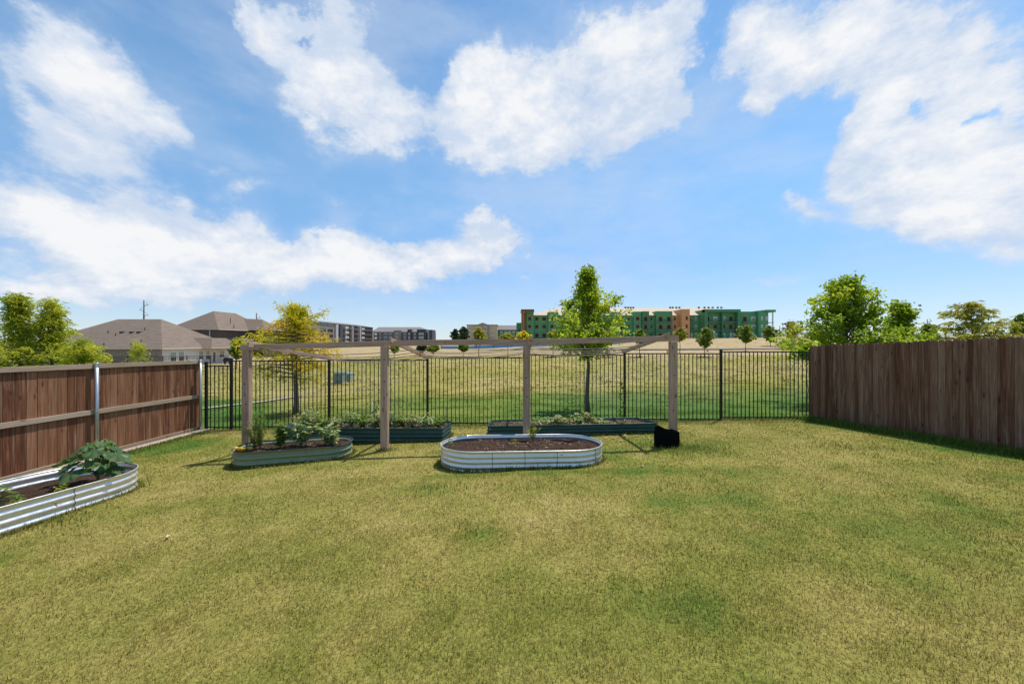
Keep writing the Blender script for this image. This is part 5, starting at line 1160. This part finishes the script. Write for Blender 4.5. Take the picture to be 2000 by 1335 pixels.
def silt_fence():
    pts = [(-20, 101), (0, 99), (14, 100), (30, 108), (46, 124), (58, 136), (66, 138)]; V = []; F = []; mt = plain('blue_mesh', (.10, .28, .52), .6, 0, .25, .8)
    o = empty('construction_fence', (0, 100, 0), 'low blue mesh construction fence along the foot of the green building', 'fence'); m = MB()
    for a, c in zip(pts[:-1], pts[1:]):
        n = 6
        for k in range(n):
            p = Vector(a).lerp(Vector(c), k / n); q = Vector(a).lerp(Vector(c), (k + 1) / n); z0 = float(gz(p.x, p.y)); z1 = float(gz(q.x, q.y))
            m.add([(p.x, p.y, z0 - .2), (q.x, q.y, z1 - .2), (q.x, q.y, z1 + .8), (p.x, p.y, z0 + .8)] + [(p.x, p.y + .04, z0 - .2), (q.x, q.y + .04, z1 - .2), (q.x, q.y + .04, z1 + .8), (p.x, p.y + .04, z0 + .8)], [(0, 1, 2, 3), (7, 6, 5, 4), (3, 2, 6, 7)])
    m.build('mesh_screen', mt, o); m = MB()
    for a, c in zip(pts[:-1], pts[1:]):
        for k in range(4): p = Vector(a).lerp(Vector(c), k / 4); z = float(gz(p.x, p.y)); m.box(p.x - .06, p.x + .06, p.y - .12, p.y - .01, z - .2, z + 1.0)
    m.build('posts', M['polegrey'], o)
silt_fence()

# ------------------------------------------------------------------ field furniture and cars
def cabinet(px0, px1, yt, yb, D, label, mat):
    a = P(px0, yb, D); c = P(px1, yt, D); z0 = float(gz((a.x + c.x) / 2, D)); r = empty('utility_box', ((a.x + c.x) / 2, D, z0), label, 'utility box', 'utility boxes in the field')
    m = MB(); m.box(a.x - .06, c.x + .06, D - .05, D + .75, z0 - .1, z0 + .09); m.build('pad', M['concrete'], r)
    m = MB(); h = c.z - z0; m.box(a.x, c.x, D, D + .7, z0 + .092, z0 + h - .13); m.build('housing', mat, r, bevel=.02)
    m = MB(); m.add([(a.x - .03, D - .04, z0 + h - .128), (c.x + .03, D - .04, z0 + h - .128), (c.x + .03, D + .74, z0 + h - .128), (a.x - .03, D + .74, z0 + h - .128), (a.x, D + .05, z0 + h), (c.x, D + .05, z0 + h), (c.x, D + .72, z0 + h), (a.x, D + .72, z0 + h)], [(3, 2, 1, 0), (4, 5, 6, 7), (0, 1, 5, 4), (1, 2, 6, 5), (2, 3, 7, 6), (3, 0, 4, 7)]); m.build('lid', mat, r)
    m = MB(); m.box((a.x + c.x) / 2 - .06, (a.x + c.x) / 2 + .06, D - .03, D - .002, z0 + h * .35, z0 + h * .6); m.build('latch', M['steel'], r)
M['box_green'] = plain('faded_green_box', (.17, .22, .17), .6, 0, .12); M['box_pale'] = plain('pale_green_box', (.28, .33, .27), .6, 0, .12)
cabinet(652, 668, 726, 742, 25, 'green utility box in the field left of the second timber post', M['box_green'])
cabinet(670, 683, 727, 742, 26, 'paler utility box right behind the green one in the field', M['box_pale'])
def hydrant():
    D = 66; p = P(1303.7, 680, D); z = float(gz(p.x, D)); r = empty('fire_hydrant', (p.x, D, z), 'small yellow fire hydrant in the dry field left of the right timber post', 'hydrant'); mt = plain('hydrant_yellow', (.65, .38, .03), .5)
    m = MB(); m.tube([(p.x, D, z - .1), (p.x, D, z + .05), (p.x, D, z + .06), (p.x, D, z + .62), (p.x, D, z + .64), (p.x, D, z + .74), (p.x, D, z + .86)], [.17, .17, .12, .12, .15, .11, .03], 12); m.build('barrel', mt, r, True)
    for a in (-1, 1): m = MB(); m.tube([(p.x + a * .1, D, z + .48), (p.x + a * .24, D, z + .48)], [.07, .07], 8); m.build('nozzle', mt, r, True)
hydrant()
def cone():
    D = 72; p = P(1382, 677, D); z = float(gz(p.x, D)); r = empty('traffic_cone', (p.x, D, z), 'tiny orange cone in the dry field right of the narrow young tree', 'cone'); mt = plain('cone_orange', (.75, .2, .03), .5)
    m = MB(); m.box(p.x - .25, p.x + .25, D - .25, D + .25, z - .05, z + .05); m.build('base', mt, r); m = MB(); m.tube([(p.x, D, z + .051), (p.x, D, z + .75)], [.19, .05], 12); m.build('body', mt, r, True)
cone()
def car(px, D, label, col, cat, length=4.6, truck=False):
    x = TX(px, D); z = float(gz(x, D)); r = empty('parked_car', (x, D, z), label, cat, 'cars parked at the edge of the field'); mt = plain('car_paint_' + cat.replace(' ', '_'), col, .3, .3, .05); h = .5
    if truck: prof = [(-2.3, .35), (-2.3, .95), (-.9, 1.0), (-.75, 1.55), (.55, 1.6), (1.0, 1.1), (2.2, .95), (2.3, .35)]; gl = [(-.7, 1.08), (-.62, 1.48), (.5, 1.52), (.85, 1.1)]
    else: prof = [(-2.3, .35), (-2.3, .85), (-1.7, .98), (-1.0, 1.42), (.3, 1.45), (1.1, 1.0), (2.1, .85), (2.3, .6), (2.3, .35)]; gl = [(-1.35, 1.03), (-.95, 1.36), (.25, 1.38), (.85, 1.03)]
    m = MB(); m.prism([(x + a, D - .85, z + b_) for a, b_ in prof], (0, 1.7, 0)); m.build('body', mt, r, bevel=.06)
    g = MB(); g.prism([(x + a, D - .865, z + b_) for a, b_ in gl], (0, 1.73, 0)); g.build('window', M['glass'], r)
    for a in (-1.4, 1.4):
        for sdy in (-.9, .72):
            t = MB(); t.tube([(x + a, D + sdy, z + .33), (x + a, D + sdy + .2, z + .33)], .34, 18); wo_ = t.build('wheel', M['rubber'], r); t = MB(); yy = D + sdy + (-.012 if sdy < 0 else .2); t.tube([(x + a, yy, z + .33), (x + a, yy + .012, z + .33)], .2, 14); t.build('rim', M['steel'], wo_)
    for a in (-2.31, 2.28):
        for q in (-.65, .4): t = MB(); t.box(x + a, x + a + .035, D + q, D + q + .3, z + .62, z + .8); t.build('headlight' if a > 0 else 'tail_light', M['glass_pale'] if a > 0 else plain('red_lens', (.4, .02, .02), .3), r)
car(1797, 113, 'brown pickup truck parked at the far edge of the field behind the right fence', (.22, .13, .07), 'truck', 4.6, True)
car(1822, 110, 'dark blue sedan parked right of the brown truck at the field edge', (.03, .045, .075), 'car')
car(455 * 0 + 1985, 118, 'dark car partly hidden at the far right beyond the fence', (.15, .06, .05), 'car')
